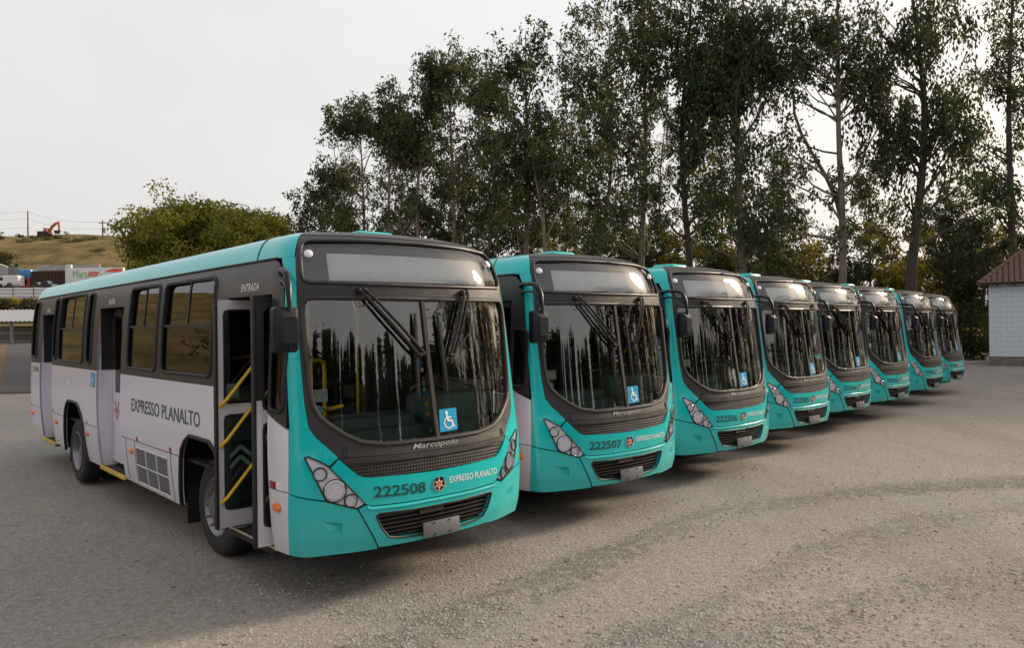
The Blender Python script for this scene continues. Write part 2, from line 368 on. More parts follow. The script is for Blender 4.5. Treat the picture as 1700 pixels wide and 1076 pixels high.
# ------------------------------------------------------------------ bus skin: (u, v) -> bus space; u runs along the outline from the nose, v is height
LEN = 11.45
OX = [0, .3, .5, .737, .866, .995, 1.10, 1.205, 1.26, 1.282, 1.29, 1.29, 1.29, 1.26, 1.18, 1.0, .5, 0]
OY = [0, .008, .026, .065, .1, .15, .192, .242, .315, .41, .55, 2, LEN-.35, LEN-.18, LEN-.08, LEN-.03, LEN, LEN]
ou = np.concatenate([[0], np.cumsum(np.hypot(np.diff(OX), np.diff(OY)))]); _px = pchip(ou, OX); _py = pchip(ou, OY); UEND = ou[-1]
WZ = pchip([.30, .38, .6, .95, 1.3, 1.8, 2.3, 2.64, 2.94, 3.05, 3.15, 3.25, 3.35, 3.45], [1.20, 1.22, 1.255, 1.28, 1.29, 1.278, 1.255, 1.225, 1.175, 1.13, 1.045, .87, .54, 0])
FZ = pchip([.30, .42, .6, .9, 1.2, 1.32, 2.58, 2.72, 2.96, 3.05, 3.15, 3.25, 3.35, 3.45], [.05, .03, 0, 0, .025, .05, .195, .21, .285, .33, .43, .6, .8, 1.1])
ZV = pchip([.30, 2.9, 3.05, 3.15, 3.25, 3.35, 3.45], [.30, 2.9, 3.05, 3.14, 3.195, 3.225, 3.235])
def S(u, v):
    u = np.asarray(u, float); v = np.asarray(v, float); a = np.abs(u); oy = _py(a)
    fade = 1/(1+(np.clip(oy-.15, 0, None)/.9)**2); fr = 1/(1+(np.clip(LEN-oy-.05, 0, None)/.5)**2)
    return np.stack([np.sign(u)*_px(a)*WZ(v)/1.29, oy+FZ(v)*fade-FZ(v)*.6*fr, ZV(v)], -1)
def NRM(u, v):
    e = 1e-3; du = S(u+e, v)-S(u-e, v); dv = S(u, v+e)-S(u, v-e); n = np.cross(du, dv)
    return n/(np.linalg.norm(n, axis=-1, keepdims=True)+1e-12)
def uy(y, v):
    y = np.asarray(y, float); v = np.asarray(v, float); lo = np.full(y.shape, .9); hi = np.full(y.shape, LEN+1.2)
    for _ in range(36):
        md = (lo+hi)/2; c = S(md, v)[..., 1] < y; lo = np.where(c, md, lo); hi = np.where(c, hi, md)
    return (lo+hi)/2
def to_uv(P, dom):
    P = np.asarray(P, float)
    if dom == 'F': return P[:, 0], P[:, 1]
    u = uy(P[:, 0], P[:, 1]); return (-u if dom == 'L' else u), P[:, 1]
def on(P, dom='F', off=0.):
    u, v = to_uv(P, dom); return S(u, v)+NRM(u, v)*off
def mir(P): return [(-a, b) for a, b in P]
def sym(half):
    """half outline on the -u side, first and last point on or near the centre line -> closed symmetric outline"""
    return list(half)+[(-a, b) for a, b in reversed(half) if abs(a) > 1e-6]
def rrect(x0, x1, y0, y1, r, n=4):
    P = []
    for cx, cy, a0 in ((x1-r, y1-r, 0), (x0+r, y1-r, 90), (x0+r, y0+r, 180), (x1-r, y0+r, 270)):
        P += [(cx+r*math.cos(R(a0+90*i/n)), cy+r*math.sin(R(a0+90*i/n))) for i in range(n+1)]
    return P
def flat_fill(outer, holes=(), du=.09, dv=.12, ulines=None):
    bm = bmesh.new()
    for lp in [outer, *holes]:
        vs_ = [bm.verts.new((a, b, 0)) for a, b in lp]
        for i in range(len(vs_)): bm.edges.new((vs_[i], vs_[(i+1) % len(vs_)]))
    bmesh.ops.triangle_fill(bm, use_beauty=True, edges=bm.edges[:])
    A = [p[0] for p in outer]; B = [p[1] for p in outer]
    ul = ulines if ulines is not None else np.arange(min(A)+du/2, max(A), du)
    for x in ul:
        if min(A) < x < max(A): bmesh.ops.bisect_plane(bm, geom=bm.verts[:]+bm.edges[:]+bm.faces[:], plane_co=(x, 0, 0), plane_no=(1, 0, 0), dist=1e-5)
    for y in np.arange(min(B)+dv/2, max(B), dv):
        bmesh.ops.bisect_plane(bm, geom=bm.verts[:]+bm.edges[:]+bm.faces[:], plane_co=(0, y, 0), plane_no=(0, 1, 0), dist=1e-5)
    bm.verts.index_update(); P = np.array([v.co[:2] for v in bm.verts]); Fc = [[v.index for v in f.verts] for f in bm.faces]
    bd = [(e.verts[0].index, e.verts[1].index) for e in bm.edges if len(e.link_faces) == 1]; bm.free()
    return P, Fc, bd
def skin(name, outer, holes=(), dom='F', off=0., th=.02, du=.09, dv=.12, ulines=None):
    P, Fc, bd = flat_fill(outer, holes, du, dv, ulines)
    u, v = to_uv(P, dom); n = NRM(u, v); X = S(u, v)+n*off
    out_ = []
    for f in Fc:
        a, b, c_ = X[f[0]], X[f[1]], X[f[2]]
        out_.append(f if np.dot(np.cross(b-a, c_-a), n[f[0]]+n[f[1]]+n[f[2]]) >= 0 else f[::-1])
    V = [tuple(x) for x in X]; Nn = [tuple(x) for x in n]
    if th:
        for a, b in bd:
            k = len(V); e = X[b]-X[a]; nn = np.cross(e, n[a]); l = np.linalg.norm(nn); nn = nn/l if l > 1e-9 else n[a]
            V += [tuple(X[a]), tuple(X[b]), tuple(X[b]-n[b]*th), tuple(X[a]-n[a]*th)]; Nn += [tuple(nn)]*4; out_.append([k, k+1, k+2, k+3])
    me = bpy.data.meshes.new(name); me.from_pydata(V, [], out_); me.update()
    me.polygons.foreach_set('use_smooth', [True]*len(me.polygons))
    uvl = me.uv_layers.new(name='UVMap'); li = np.empty(len(me.loops), np.int32); me.loops.foreach_get('vertex_index', li)
    UV = np.zeros((len(V), 2), np.float32); UV[:len(P)] = P; uvl.data.foreach_set('uv', UV[li].ravel())
    # rim faces may be wound either way: align custom normals with the winding
    Nn = np.array(Nn)
    for f in out_[len(Fc):]:
        a, b, c_ = (np.array(V[i]) for i in f[:3]); g = np.cross(b-a, c_-a)
        if np.dot(g, Nn[f[0]]) < 0:
            for i in f: Nn[i] = -Nn[i]
    me.normals_split_custom_set_from_vertices([tuple(x) for x in Nn]); return me
def loop_tube(name, P, r, dom='F', off=0., n=6, closed=True, sub=.08):
    Q = []; k = len(P)
    for i in range(k if closed else k-1):
        a = np.array(P[i]); b = np.array(P[(i+1) % k]); s_ = max(1, int(np.linalg.norm(b-a)/sub)); Q += [tuple(a+(b-a)*j/s_) for j in range(s_)]
    if not closed: Q.append(tuple(P[-1]))
    return MB().tube(on(Q, dom, off), r, n, closed).mesh(name)
_tx = {}
def text_flat(s, bold=0., shear=0.):
    k = (s, bold, shear)
    if k in _tx: return _tx[k]
    cu = bpy.data.curves.new('t', 'FONT'); cu.body = s; cu.offset = bold; cu.shear = shear; cu.resolution_u = 3
    o = bpy.data.objects.new('t', cu); COL.objects.link(o); dg = bpy.context.evaluated_depsgraph_get(); me = bpy.data.meshes.new_from_object(o.evaluated_get(dg))
    P = np.array([v.co[:2] for v in me.vertices]); Fc = [list(f.vertices) for f in me.polygons]; bpy.data.objects.remove(o); bpy.data.meshes.remove(me)
    P = (P-P.min(0))/(P.max(0)-P.min(0)); _tx[k] = (P, Fc); return _tx[k]
def skin_text(name, s, a0, a1, b0, b1, dom='F', off=.003, bold=0., shear=0., b0r=None):
    """lettering laid on the skin between (a0, b0) and (a1, b1); b0r shifts the right end"""
    P, Fc = text_flat(s, bold, shear); Q = np.stack([a0+(a1-a0)*P[:, 0], b0+(b1-b0)*P[:, 1]+((b0r or 0)*P[:, 0])], -1)
    X = on(Q, dom, off); return mesh_from(name, X, Fc, False)
def frame_at(a, b, dom='F', off=0.):
    u, v = to_uv([(a, b)], dom); o = S(u, v)[0]; n = NRM(u, v)[0]; tu = (S(u+1e-3, v)-S(u-1e-3, v))[0]; tu /= np.linalg.norm(tu); tv = np.cross(n, tu)
    M_ = Matrix((tuple(tu), tuple(tv), tuple(n))).transposed().to_4x4(); M_.translation = Vector(o+n*off); return M_
def flat_shape(name, polys, a, b, dom='F', off=.003, scale=1.):
    """flat decal pieces given in local metres around (a, b)"""
    V = []; Fc = []
    for pl in polys:
        k = len(V); V += [(a+x*scale, b+y*scale) for x, y in pl]; Fc.append(list(range(k, k+len(pl))))
    return mesh_from(name, on(V, dom, off), Fc, False)
def circ(r, n=20, cx=0, cy=0): return [(cx+r*math.cos(2*math.pi*i/n), cy+r*math.sin(2*math.pi*i/n)) for i in range(n)]
def ring_polys(r0, r1, a0, a1, n, cx=0, cy=0):
    o_ = []
    for i in range(n):
        p0, p1 = R(a0+(a1-a0)*i/n), R(a0+(a1-a0)*(i+1)/n)
        o_.append([(cx+r0*math.cos(p0), cy+r0*math.sin(p0)), (cx+r1*math.cos(p0), cy+r1*math.sin(p0)), (cx+r1*math.cos(p1), cy+r1*math.sin(p1)), (cx+r0*math.cos(p1), cy+r0*math.sin(p1))])
    return o_
def bar(x0, y0, x1, y1, w):
    d = np.array([x1-x0, y1-y0]); d = d/np.linalg.norm(d); q = np.array([-d[1], d[0]])*w/2
    return [(x0+q[0], y0+q[1]), (x0-q[0], y0-q[1]), (x1-q[0], y1-q[1]), (x1+q[0], y1+q[1])]
WHEELCHAIR = [circ(.10, 12, -.08, .33)]+ring_polys(.23, .30, 100, 385, 20, .0, -.16)+[bar(-.07, .22, -.03, -.06, .13), bar(-.04, .10, .20, .10, .08), bar(-.05, -.06, .20, -.06, .10), bar(.18, -.04, .30, -.36, .10), bar(.28, -.36, .38, -.32, .08)]

# ------------------------------------------------------------------ bus outlines traced on the skin
G_HALF = [(0, 2.575), (-.6, 2.578), (-1.10, 2.582), (-1.155, 2.57), (-1.183, 2.525), (-1.186, 2.44), (-1.167, 2.236), (-1.15, 2.033), (-1.137, 1.833), (-1.111, 1.674), (-1.066, 1.583), (-.996, 1.516), (-.877, 1.425), (-.729, 1.349), (-.514, 1.312), (0, 1.304)]
D_HALF = [(0, 3.105), (-.6, 3.10), (-1.15, 3.085), (-1.20, 3.065), (-1.215, 3.02), (-1.20, 2.78), (-1.185, 2.735), (-1.14, 2.712), (-.6, 2.70), (0, 2.697)]
SUR = [(-1.262, 3.15), (-1.25, 2.862), (-1.235, 2.644), (-1.209, 2.236), (-1.19, 1.934), (-1.175, 1.685), (-1.157, 1.537), (-1.148, 1.485), (-1.096, 1.406), (-1.014, 1.326), (-.933, 1.233)]
SUR_B = [(-.86, 1.231), (-.354, 1.217), (0, 1.213)]
GRI = [(-.848, 1.138), (-.789, 1.084), (-.74, 1.061), (-.690, 1.053), (-.371, 1.04), (0, 1.033)]
HL = [(-1.205, 1.252), (-1.17, 1.256), (-1.062, 1.198), (-1.021, 1.166), (-.742, .841), (-.819, .808), (-.95, .849), (-1.063, .89), (-1.137, 1.071)]
LOWG = [(0, .722), (-.3, .726), (-.62, .737), (-.65, .722), (-.645, .70), (-.60, .60), (-.541, .528), (-.448, .503), (-.193, .485), (0, .484)]
EDGE = pchip([.30, .44, .957, 1.54, 2.0, 2.5, 2.8, 2.93], [1.455, 1.443, 1.385, 1.315, 1.325, 1.345, 1.375, 1.42])     # |u| of the teal front module's side edge
def grow(P, d):
    c_ = np.mean(P, 0); return [tuple(np.array(p)+(np.array(p)-c_)/np.linalg.norm(np.array(p)-c_)*d) for p in P]
_mc = {}
def part(name, key, fn, material, parent, **kw):
    if key not in _mc: _mc[key] = fn()
    return link(name, _mc[key], material, parent, **kw)
ARCH_F = [(1.76, .36), (1.79, .90), (1.83, 1.02), (1.92, 1.14), (2.06, 1.21), (2.62, 1.215), (2.76, 1.15), (2.87, 1.05), (2.92, .94), (3.06, .36)]
ARCH_R = [(7.08, .36), (7.17, .92), (7.22, 1.04), (7.36, 1.16), (7.52, 1.23), (8.06, 1.235), (8.20, 1.17), (8.32, 1.05), (8.38, .92), (8.56, .36)]
def arch_cut(arch, z0):
    """arch points above height z0, with the crossing points"""
    o_ = []
    for (a, b), (c_, d) in zip(arch[:-1], arch[1:]):
        if b >= z0: o_.append((a, b))
        if (b-z0)*(d-z0) < 0: f = (z0-b)/(d-b); o_.append((a+(c_-a)*f, z0))
    return o_
def arch_below(arch, z0, side):
    pts = [p for p in arch if p[1] < z0]; half = [p for p in pts if (p[0] < np.mean([q[0] for q in arch])) == (side == 'lo')]; return half

SIDE_WIN = {'L': [(.45, .67, 1.62, 2.28, False), (2.04, 3.56, 1.85, 2.84, True), (3.76, 4.88, 1.85, 2.85, True), (6.70, 6.99, 1.85, 2.87, False), (7.20, 8.82, 1.85, 2.88, True), (8.95, 9.25, 1.87, 2.87, False), (10.58, 11.02, 1.86, 2.87, False)],
            'R': [(.55, 1.55, 1.75, 2.70, True)]+[(1.75+1.58*i, 3.20+1.58*i, 1.85, 2.86, True) for i in range(6)]}
SEATROWS = [(2.7+.78*i) for i in range(9)]

def make_bus(idx):
    bx, by, yaw = BUS[idx]; num = str(222508-idx); first = idx == 0
    lab = ['teal and grey city bus numbered 222508 with its folding front door open', 'teal city bus numbered 222507, parked beside the bus with the open door',
           'teal city bus numbered 222506, third of the row counting the open-door bus as first', 'teal city bus numbered 222505, fourth of the row counting the open-door bus as first', 'teal city bus numbered 222504, fifth of the row counting the open-door bus as first',
           'teal city bus numbered 222503, sixth of the row counting the open-door bus as first', 'teal city bus numbered 222502, last but one before the white hut', 'teal city bus numbered 222501 at the end of the row by the white hut'][idx]
    root = empty('city_bus', (bx, by, .02), R(yaw), lab, 'bus', 'teal city buses parked in a row')
    rg = np.random.default_rng(100+idx)
    # ---- front
    part('front_surround', 'sur', lambda: skin('sur', sym([(0, 3.15)]+SUR+SUR_B), [sym(G_HALF), sym(D_HALF)], th=.03), 'mask_black', root)
    Lg = [p for p in G_HALF[1:-1]]
    gl_l = [(-.045, 2.575)]+Lg+[(.01, 1.304)]; gl_r = [(.055, 1.304)]+[(-a, b) for a, b in reversed(Lg)]+[(0, 2.575)]
    part('windscreen_pane', 'wl', lambda: skin('wl', gl_l, off=-.012, th=0, du=.035, dv=.08), 'windscreen_glass', root)
    part('windscreen_pane', 'wr', lambda: skin('wr', gl_r, off=-.012, th=0, du=.035, dv=.08), 'windscreen_glass', root)
    part('windscreen_gasket', 'wg', lambda: loop_tube('wg', sym(G_HALF), .022, off=.0, n=8), 'mask_black', root)
    part('windscreen_divider', 'wd', lambda: skin('wd', [(-.05, 2.57), (-.012, 2.57), (.048, 1.31), (.008, 1.31)], off=.010, th=.03), 'mask_black', root)
    part('destination_pane', 'dg', lambda: skin('dg', sym(D_HALF), off=-.008, th=0, du=.035, dv=.06), 'destination_glass', root)
    part('destination_gasket', 'dgk', lambda: loop_tube('dgk', sym(D_HALF), .016, off=.002, n=8), 'mask_black', root)
    part('destination_backing', 'db', lambda: skin('db', sym(D_HALF), off=-.055, th=0), 'led_back', root)
    part('destination_display', 'dd', lambda: skin('dd', [(-.975, 2.985), (-.955, 2.735), (.955, 2.735), (.975, 2.985)], off=-.035, th=.02), 'led_mesh', root)
    for s in (-1, 1):
        part('marker_lamp', 'ml%d' % s, lambda: MB().lathe([(0, .040), (.012, .038), (.022, .025), (.024, 0.001)], 16, frame_at(s*1.14, 2.965, off=-.012), 'z').mesh('ml'), 'white_text', root)
    part('roof_cap', 'cap', lambda: skin('cap', sym([(0, 3.45), (-1.26, 3.45), (-1.26, 3.154), (0, 3.154)]), off=.004, th=.02, dv=.04), 'mask_black', root)
    gr = part('upper_grille', 'ug', lambda: skin('ug', sym([(0, 1.203), (-.354, 1.206), (-.85, 1.22), (-.918, 1.222)]+GRI), off=-.012, th=.03), 'honeycomb', root)
    part('grille_header', 'ugh', lambda: skin('ugh', sym([(0, 1.208), (-.354, 1.212), (-.86, 1.226), (-.925, 1.228), (-.885, 1.18), (-.6, 1.17), (0, 1.16)]), off=.002, th=.02), 'mask_black', gr)
    bon = part('front_flap', 'bon', lambda: skin('bon', sym([(0, 1.027)]+[(a, b-.004) for a, b in reversed(GRI)][1:]+[(-.935, 1.224), (-1.012, 1.152), (-.735, .833), (-.69, .813), (-.382, .801), (0, .80)]), off=.008, th=.03), 'teal', root)
    for s in (-1, 1):
        f_ = (lambda P: P) if s < 0 else mir
        cp = [(-EDGE(v), v) for v in np.linspace(.962, 2.925, 26)]
        def corner():
            o_ = cp+[(-1.40, 2.93), (-1.255, 2.93)]+[(a-.004, b) for a, b in SUR[1:-1]]+[(-.94, 1.236), (-1.018, 1.174)]+[(-1.062, 1.206), (-1.17, 1.264), (-1.212, 1.258), (-1.143, 1.071), (-1.068, .893)]
            return skin('corner', f_(o_), off=0, th=.03, du=.03)
        part('corner_panel', 'cp%d' % s, corner, 'teal', root)
        def bcorner():
            o_ = [(-EDGE(v), v) for v in np.linspace(.43, .950, 8)]+[(-1.068, .882), (-.95, .840), (-.822, .797), (-.807, .792), (-.65, .478), (-.64, .435)]
            return skin('bcorner', f_(o_), [f_([(-1.115, .723), (-.94, .697), (-.945, .59), (-1.06, .645)])], off=.006, th=.04, du=.03, dv=.06)
        part('bumper_corner', 'bc%d' % s, bcorner, 'teal', root)
        def dent():
            q = f_([(-1.115, .723), (-.94, .697), (-.945, .59), (-1.06, .645)]); X0 = on(q, off=.006); c_ = f_([(-1.0, .672), (-.955, .668), (-.958, .625), (-.99, .64)]); X1 = on(c_, off=-.03)
            return mesh_from('dent', list(X0)+list(X1), [(0, 1, 5, 4), (1, 2, 6, 5), (2, 3, 7, 6), (3, 0, 4, 7), (4, 5, 6, 7)], True, 20)
        part('bumper_recess', 'bd%d' % s, dent, 'teal', root)
        hl = part('headlight', 'hl%d' % s, lambda: skin('hl', f_(HL), off=-.004, th=.04, du=.04, dv=.05), 'silver', root)
        part('cover', 'hc%d' % s, lambda: skin('hc', f_(grow(HL, -.008)), off=.022, th=.02, du=.04, dv=.05), 'lamp_cover', hl)
        part('lamp_edge', 'he%d' % s, lambda: loop_tube('he', f_(HL), .007, off=.003, n=5), 'rubber', hl)
        for k, (a, b, r) in enumerate(((1.098, 1.112, .048), (.988, .968, .082), (.862, .876, .047))):
            part('lens', 'ln%d%d' % (s, k), lambda: MB().lathe([(.012, r*1.12), (.016, r), (-.0, r*.95), (-.03, r*.55), (-.04, 0.001)], 24, frame_at(s*a, b), 'z').mesh('ln', angle=60), 'chrome', hl)
            part('bulb', 'lb%d%d' % (s, k), lambda: MB().lathe([(-.035, r*.24), (-.008, r*.22), (.0, r*.12), (.002, .001)], 16, frame_at(s*a, b), 'z').mesh('lb'), 'white_text', hl)
            part('lens_ring', 'lr%d%d' % (s, k), lambda: MB().tube([frame_at(s*a, b, off=.008) @ Vector((r*1.1*math.cos(t_), r*1.1*math.sin(t_), 0)) for t_ in np.linspace(0, 2*math.pi, 24, endpoint=False)], .007, 6, True).mesh('lr'), 'rubber', hl)
    part('flap_seam', 'fs', lambda: loop_tube('fs', [(-.735, .826), (-.692, .807), (-.382, .795), (0, .794), (.382, .795), (.692, .807), (.735, .826)], .006, off=-.002, closed=False), 'dark', root)
    for s in (-1, 1):
        part('panel_seam', 'ps%d' % s, lambda: loop_tube('ps', [(s*.935, 1.228), (s*1.016, 1.163)], .005, off=.002, closed=False), 'dark', root)
        part('latch', 'lt%d' % s, lambda: MB().tube([frame_at(s*.877, 1.275, off=.003) @ Vector(p) for p in ((-.018, -.032, 0), (-.018, .032, 0), (.018, .032, 0), (.018, -.032, 0))], .005, 6, True).mesh('lt'), 'rubber', root)
    bmp = part('bumper', 'bmp', lambda: skin('bmp', sym([(0, .788), (-.382, .789), (-.69, .801), (-.733, .822), (-.80, .797), (-.642, .478), (-.63, .45), (0, .44)]), [sym(LOWG)], off=.016, th=.05, dv=.05), 'teal', root)
    part('bumper_lip', 'bl', lambda: loop_tube('bl', [(-.73, .805), (-.69, .786), (-.382, .775), (0, .774), (.382, .775), (.69, .786), (.73, .805)], .018, off=.010, n=8, closed=False), 'teal', bmp)
    for s in (-1, 1): part('bumper_seam', 'bs%d' % s, lambda: loop_tube('bs', [(s*.806, .795), (s*.647, .474), (s*.635, .44)], .004, off=.008, closed=False), 'dark', bmp)
    lg = part('lower_grille', 'lg', lambda: skin('lg', sym([(a*1.03, b+(.012 if b > .6 else -.012)) for a, b in LOWG]), off=-.06, th=0), 'dark', root)
    part('grille_rim', 'lgr', lambda: loop_tube('lgr', sym(LOWG), .010, off=.012, n=6), 'rubber', lg)
    for k in range(6):
        v = .705-.037*k; hw = float(np.interp(v, [.484, .503, .528, .6, .70, .722], [.19, .448, .535, .60, .64, .645]))
        part('slat', 'sl%d' % k, lambda: skin('slat', [(-hw, v+.009), (-hw, v-.006), (hw, v-.006), (hw, v+.009)], off=-.012, th=.045, du=.12), 'mask_black', lg)
    part('tow_cover', 'tw', lambda: skin('tw', rrect(-.23, .03, .675, .707, .008), off=.02, th=.05), 'rubber', lg)
    pl = part('licence_plate', 'pl', lambda: MB().rbox(-.201, .201, -.045, -.03, .455, .588, .004, Matrix.Rotation(R(-5), 4, 'X') @ Matrix.Translation((0, -.035, 0))).mesh('pl'), 'plate_grey', root)
    for k, (a, b) in enumerate(((-.085, .572), (.085, .572), (-.085, .472), (.085, .472))):
        part('plate_bolt', 'pb%d' % k, lambda: MB().lathe([(-.008, .008), (0, .008)], 8, Matrix.Rotation(R(-5), 4, 'X') @ Matrix.Translation((a, -.079, b)), 'y').mesh('pb'), 'dark', pl)
    part('plate_bracket', 'pk', lambda: MB().box(-.16, .16, .0, .10, .47, .57).mesh('pk', False), 'dark', root)
    part('fleet_number', 'num'+num, lambda: skin_text('num', num, -.664, -.155, .876, .972, off=.012, bold=.02, b0r=-.022), 'green_text', root)
    part('company_lettering', 'ep', lambda: skin_text('ep', 'EXPRESSO PLANALTO', .112, .732, .899, .958, off=.012, bold=.006, b0r=-.008), 'white_text', root)
    part('maker_lettering', 'mk', lambda: skin_text('mk', 'Marcopolo', -.26, .245, 1.226, 1.288, off=.006, bold=.006, shear=.35), 'dull_metal', root)
    em = part('emblem', 'em', lambda: MB().lathe([(.0, .068), (.008, .068), (.010, .058), (.006, .056)], 24, frame_at(-.01, .910, off=.008), 'z').mesh('em'), 'chrome', root)
    part('emblem_disc', 'emd', lambda: flat_shape('emd', [circ(.06, 24)], -.01, .91, off=.0115), 'dark', em)
    part('emblem_star', 'ems', lambda: flat_shape('ems', [[(math.cos(R(90+30*i))*(.048 if i % 2 == 0 else .026), math.sin(R(90+30*i))*(.048 if i % 2 == 0 else .026)) for i in range(12)]]+[bar(.04*math.cos(R(90+60*i)), .04*math.sin(R(90+60*i)), .06*math.cos(R(90+60*i)), .06*math.sin(R(90+60*i)), .006) for i in range(6)], -.01, .91, off=.0135), 'white_text', em)
    part('emblem_centre', 'emc', lambda: flat_shape('emc', [circ(.028, 6)], -.01, .91, off=.0155), 'emblem_orange', em)
    # ---- wipers
    def wiper(s):
        o_ = MB()
        if s < 0: P0, P1, q0, q1 = [(-.695, 2.642), (-.645, 2.648)], [(-.135, 2.06), (-.075, 2.075)], (-.137, 2.444), (-.151, 1.68)
        else: P0, P1, q0, q1 = [(.475, 2.645), (.53, 2.65)], [(.215, 2.05), (.26, 2.05)], (.124, 2.439), (.172, 1.685)
        for a, b in zip(P0, P1):
            a = np.array(a); b = np.array(b); md = [tuple(a+(b-a)*f) for f in (0, .12, .5, .88, 1)]
            X = [on([p_], off=h)[0] for p_, h in zip(md, (.035, .06, .065, .055, .045))]; o_.tube(X, .0145, 6)
        X = [on([tuple(np.array(P1[0])*(1-f)+np.array(P1[1])*f)], off=.045)[0] for f in (0, 1)]; o_.tube(X, .02, 6)
        return o_, P0, q0, q1
    for s in (-1, 1):
        wk = part('wiper', 'wp%d' % s, lambda: wiper(s)[0].mesh('wp'), 'rubber', root)
        _, P0, q0, q1 = wiper(s)
        part('wiper_blade', 'wb%d' % s, lambda: MB().tube([on([tuple(np.array(q0)*(1-f)+np.array(q1)*f)], off=.018)[0] for f in np.linspace(0, 1, 8)], [.011, .018, .022, .026, .026, .022, .018, .011], 5).mesh('wb'), 'rubber', wk)
        for k, a in enumerate(P0): part('wiper_pivot', 'wv%d%d' % (s, k), lambda: MB().lathe([(-.02, .028), (.03, .026), (.045, .016), (.05, .001)], 12, frame_at(*a), 'z').mesh('wv'), 'rubber', wk)
    part('washer_hose', 'wh', lambda: MB().tube([on([(-.655+.06*math.cos(t_), 2.565+.055*math.sin(t_))], off=.03)[0] for t_ in np.linspace(R(60), R(330), 12)], .004, 5).mesh('wh'), 'rubber', root)
    # ---- signs on the windscreen
    sg = part('accessibility_sign', 'ws', lambda: skin('ws', [(.066, 1.357), (.270, 1.366), (.277, 1.566), (.075, 1.562)], off=-.008, th=0), 'blue_sign', root)
    part('wheelchair_symbol', 'wsy', lambda: flat_shape('wsy', WHEELCHAIR, .17, 1.465, off=-.004, scale=.185), 'white_text', sg)
    part('paper_notice', 'pn', lambda: skin('pn', [(-1.115, 1.70), (-.985, 1.705), (-.985, 1.812), (-1.118, 1.803)], off=-.03, th=0), 'paper', root)
    if idx < 2:
        part('round_sticker', 'rs', lambda: flat_shape('rs', [circ(.042, 18)], -1.075, 1.635, off=-.006), 'sticker_dark', root)
        for k, (dv_, h, mt) in enumerate(((2.03, .04, 'sticker_red'), (1.975, .05, 'blue_sign'), (1.915, .05, 'paper'), (1.845, .03, 'sticker_red'), (1.81, .03, 'yellow'), (1.775, .03, 'sticker_green'), (1.74, .03, 'paper'), (1.70, .035, 'blue_sign'), (1.60, .045, 'yellow'), (1.555, .02, 'sticker_green'), (1.52, .035, 'yellow'), (1.37, .03, 'blue_sign'))):
            o_ = -.105+(2.03-dv_)*.065
            part('sticker', 'st%d' % k, lambda: skin('st', [(o_+.008, dv_), (o_+.038, dv_), (o_+.038, dv_+h*.85), (o_+.008, dv_+h*.85)], off=-.016, th=0), mt, root)
    # ---- sides
    DW = {'L': [(.72, 1.70, 2.62), (5.18, 6.38, 2.64), (9.30, 10.30, 2.62)], 'R': []}
    for sd in ('L', 'R'):
        wins = SIDE_WIN[sd]; d = DW[sd]
        front = [(float(S(EDGE(v), v)[1])+.006, v) for v in (2.8, 2.5, 2.1, 1.8)]
        if sd == 'L':
            band = [(11.22, 2.925), (.78, 2.925), (.69, 2.90)]+front+[(.405, 1.495), (.72, 1.60)]
            for a, b, h in d:
                if a > 1: band += [(a, 1.768)]
                band += [(a, h), (b, h), (b, 1.768)]
            band += [(11.22, 1.768)]
        else: band = [(11.22, 2.925), (.78, 2.925), (.69, 2.90)]+front+[(.45, 1.70), (.8, 1.60), (1.75, 1.768), (11.22, 1.768)]
        holes = [rrect(a, b, c_, e, min(.09, (b-a)*.3)) for a, b, c_, e, _ in wins]
        part('window_band', 'wband'+sd, lambda: skin('wband', band, holes, dom=sd, off=0, th=.04, ulines=[.55, .7, .85, 1.0, 1.3, 1.6, 2, 3, 4, 5, 6, 7, 8, 9, 10, 11.0, 11.1]), 'band_black', root)
        part('roof_gutter', 'rg'+sd, lambda: loop_tube('rg', [(.72, 2.93), (2, 2.933), (11.25, 2.933)], .012, dom=sd, off=.004, closed=False, sub=.5), 'rubber', root)
        for k, (a, b, c_, e, split) in enumerate(wins):
            wn = part('window', 'wn%s%d' % (sd, k), lambda: loop_tube('wn', rrect(a, b, c_, e, min(.09, (b-a)*.3)), .020, dom=sd, off=.002, sub=.2), 'rubber', root)
            def pane(z0, z1, y0=a, y1=b, o=-.016): return skin('pane', [(y0, z0), (y1, z0), (y1, z1), (y0, z1)], dom=sd, off=o, th=0, du=.4, dv=.25)
            if split:
                mz = 2.365
                part('pane', 'pa%s%d' % (sd, k), lambda: pane(c_+.005, mz), 'side_glass', wn); part('rail', 'ra%s%d' % (sd, k), lambda: skin('rail', [(a, mz-.012), (b, mz-.012), (b, mz+.016), (a, mz+.016)], dom=sd, off=.0, th=.03, du=.4), 'rubber', wn)
                md = (a+b)/2
                part('pane', 'pb%s%d' % (sd, k), lambda: pane(mz, e-.005, a, md+.03), 'side_glass', wn); part('pane', 'pc%s%d' % (sd, k), lambda: pane(mz, e-.005, md-.03, b, -.03), 'side_glass', wn)
                part('mullion', 'mu%s%d' % (sd, k), lambda: skin('mu', [(md-.02, mz), (md+.02, mz), (md+.02, e), (md-.02, e)], dom=sd, off=-.008, th=.02), 'rubber', wn)
            else: part('pane', 'pa%s%d' % (sd, k), lambda: pane(c_+.005, e-.005), 'side_glass', wn)
        # grey panels
        U = [1.70, 5.18, 6.38, 9.30, 10.30, 11.22] if sd == 'L' else [.72, 5.78, 5.784, 9.8, 9.804, 11.22]
        af = arch_cut(ARCH_F, .962); ar = arch_cut(ARCH_R, .962)
        lines = [1.7, 2.5, 3.5, 4.5, 5.5, 6.5, 7.5, 8.5, 9.5, 10.5, 11.0, 11.1]
        part('side_panel', 'gp1'+sd, lambda: skin('gp', [(U[0], 1.762), (U[0], .962)]+af+[(U[1], .962), (U[1], 1.762)], dom=sd, th=.03, ulines=lines), 'lilac_grey', root)
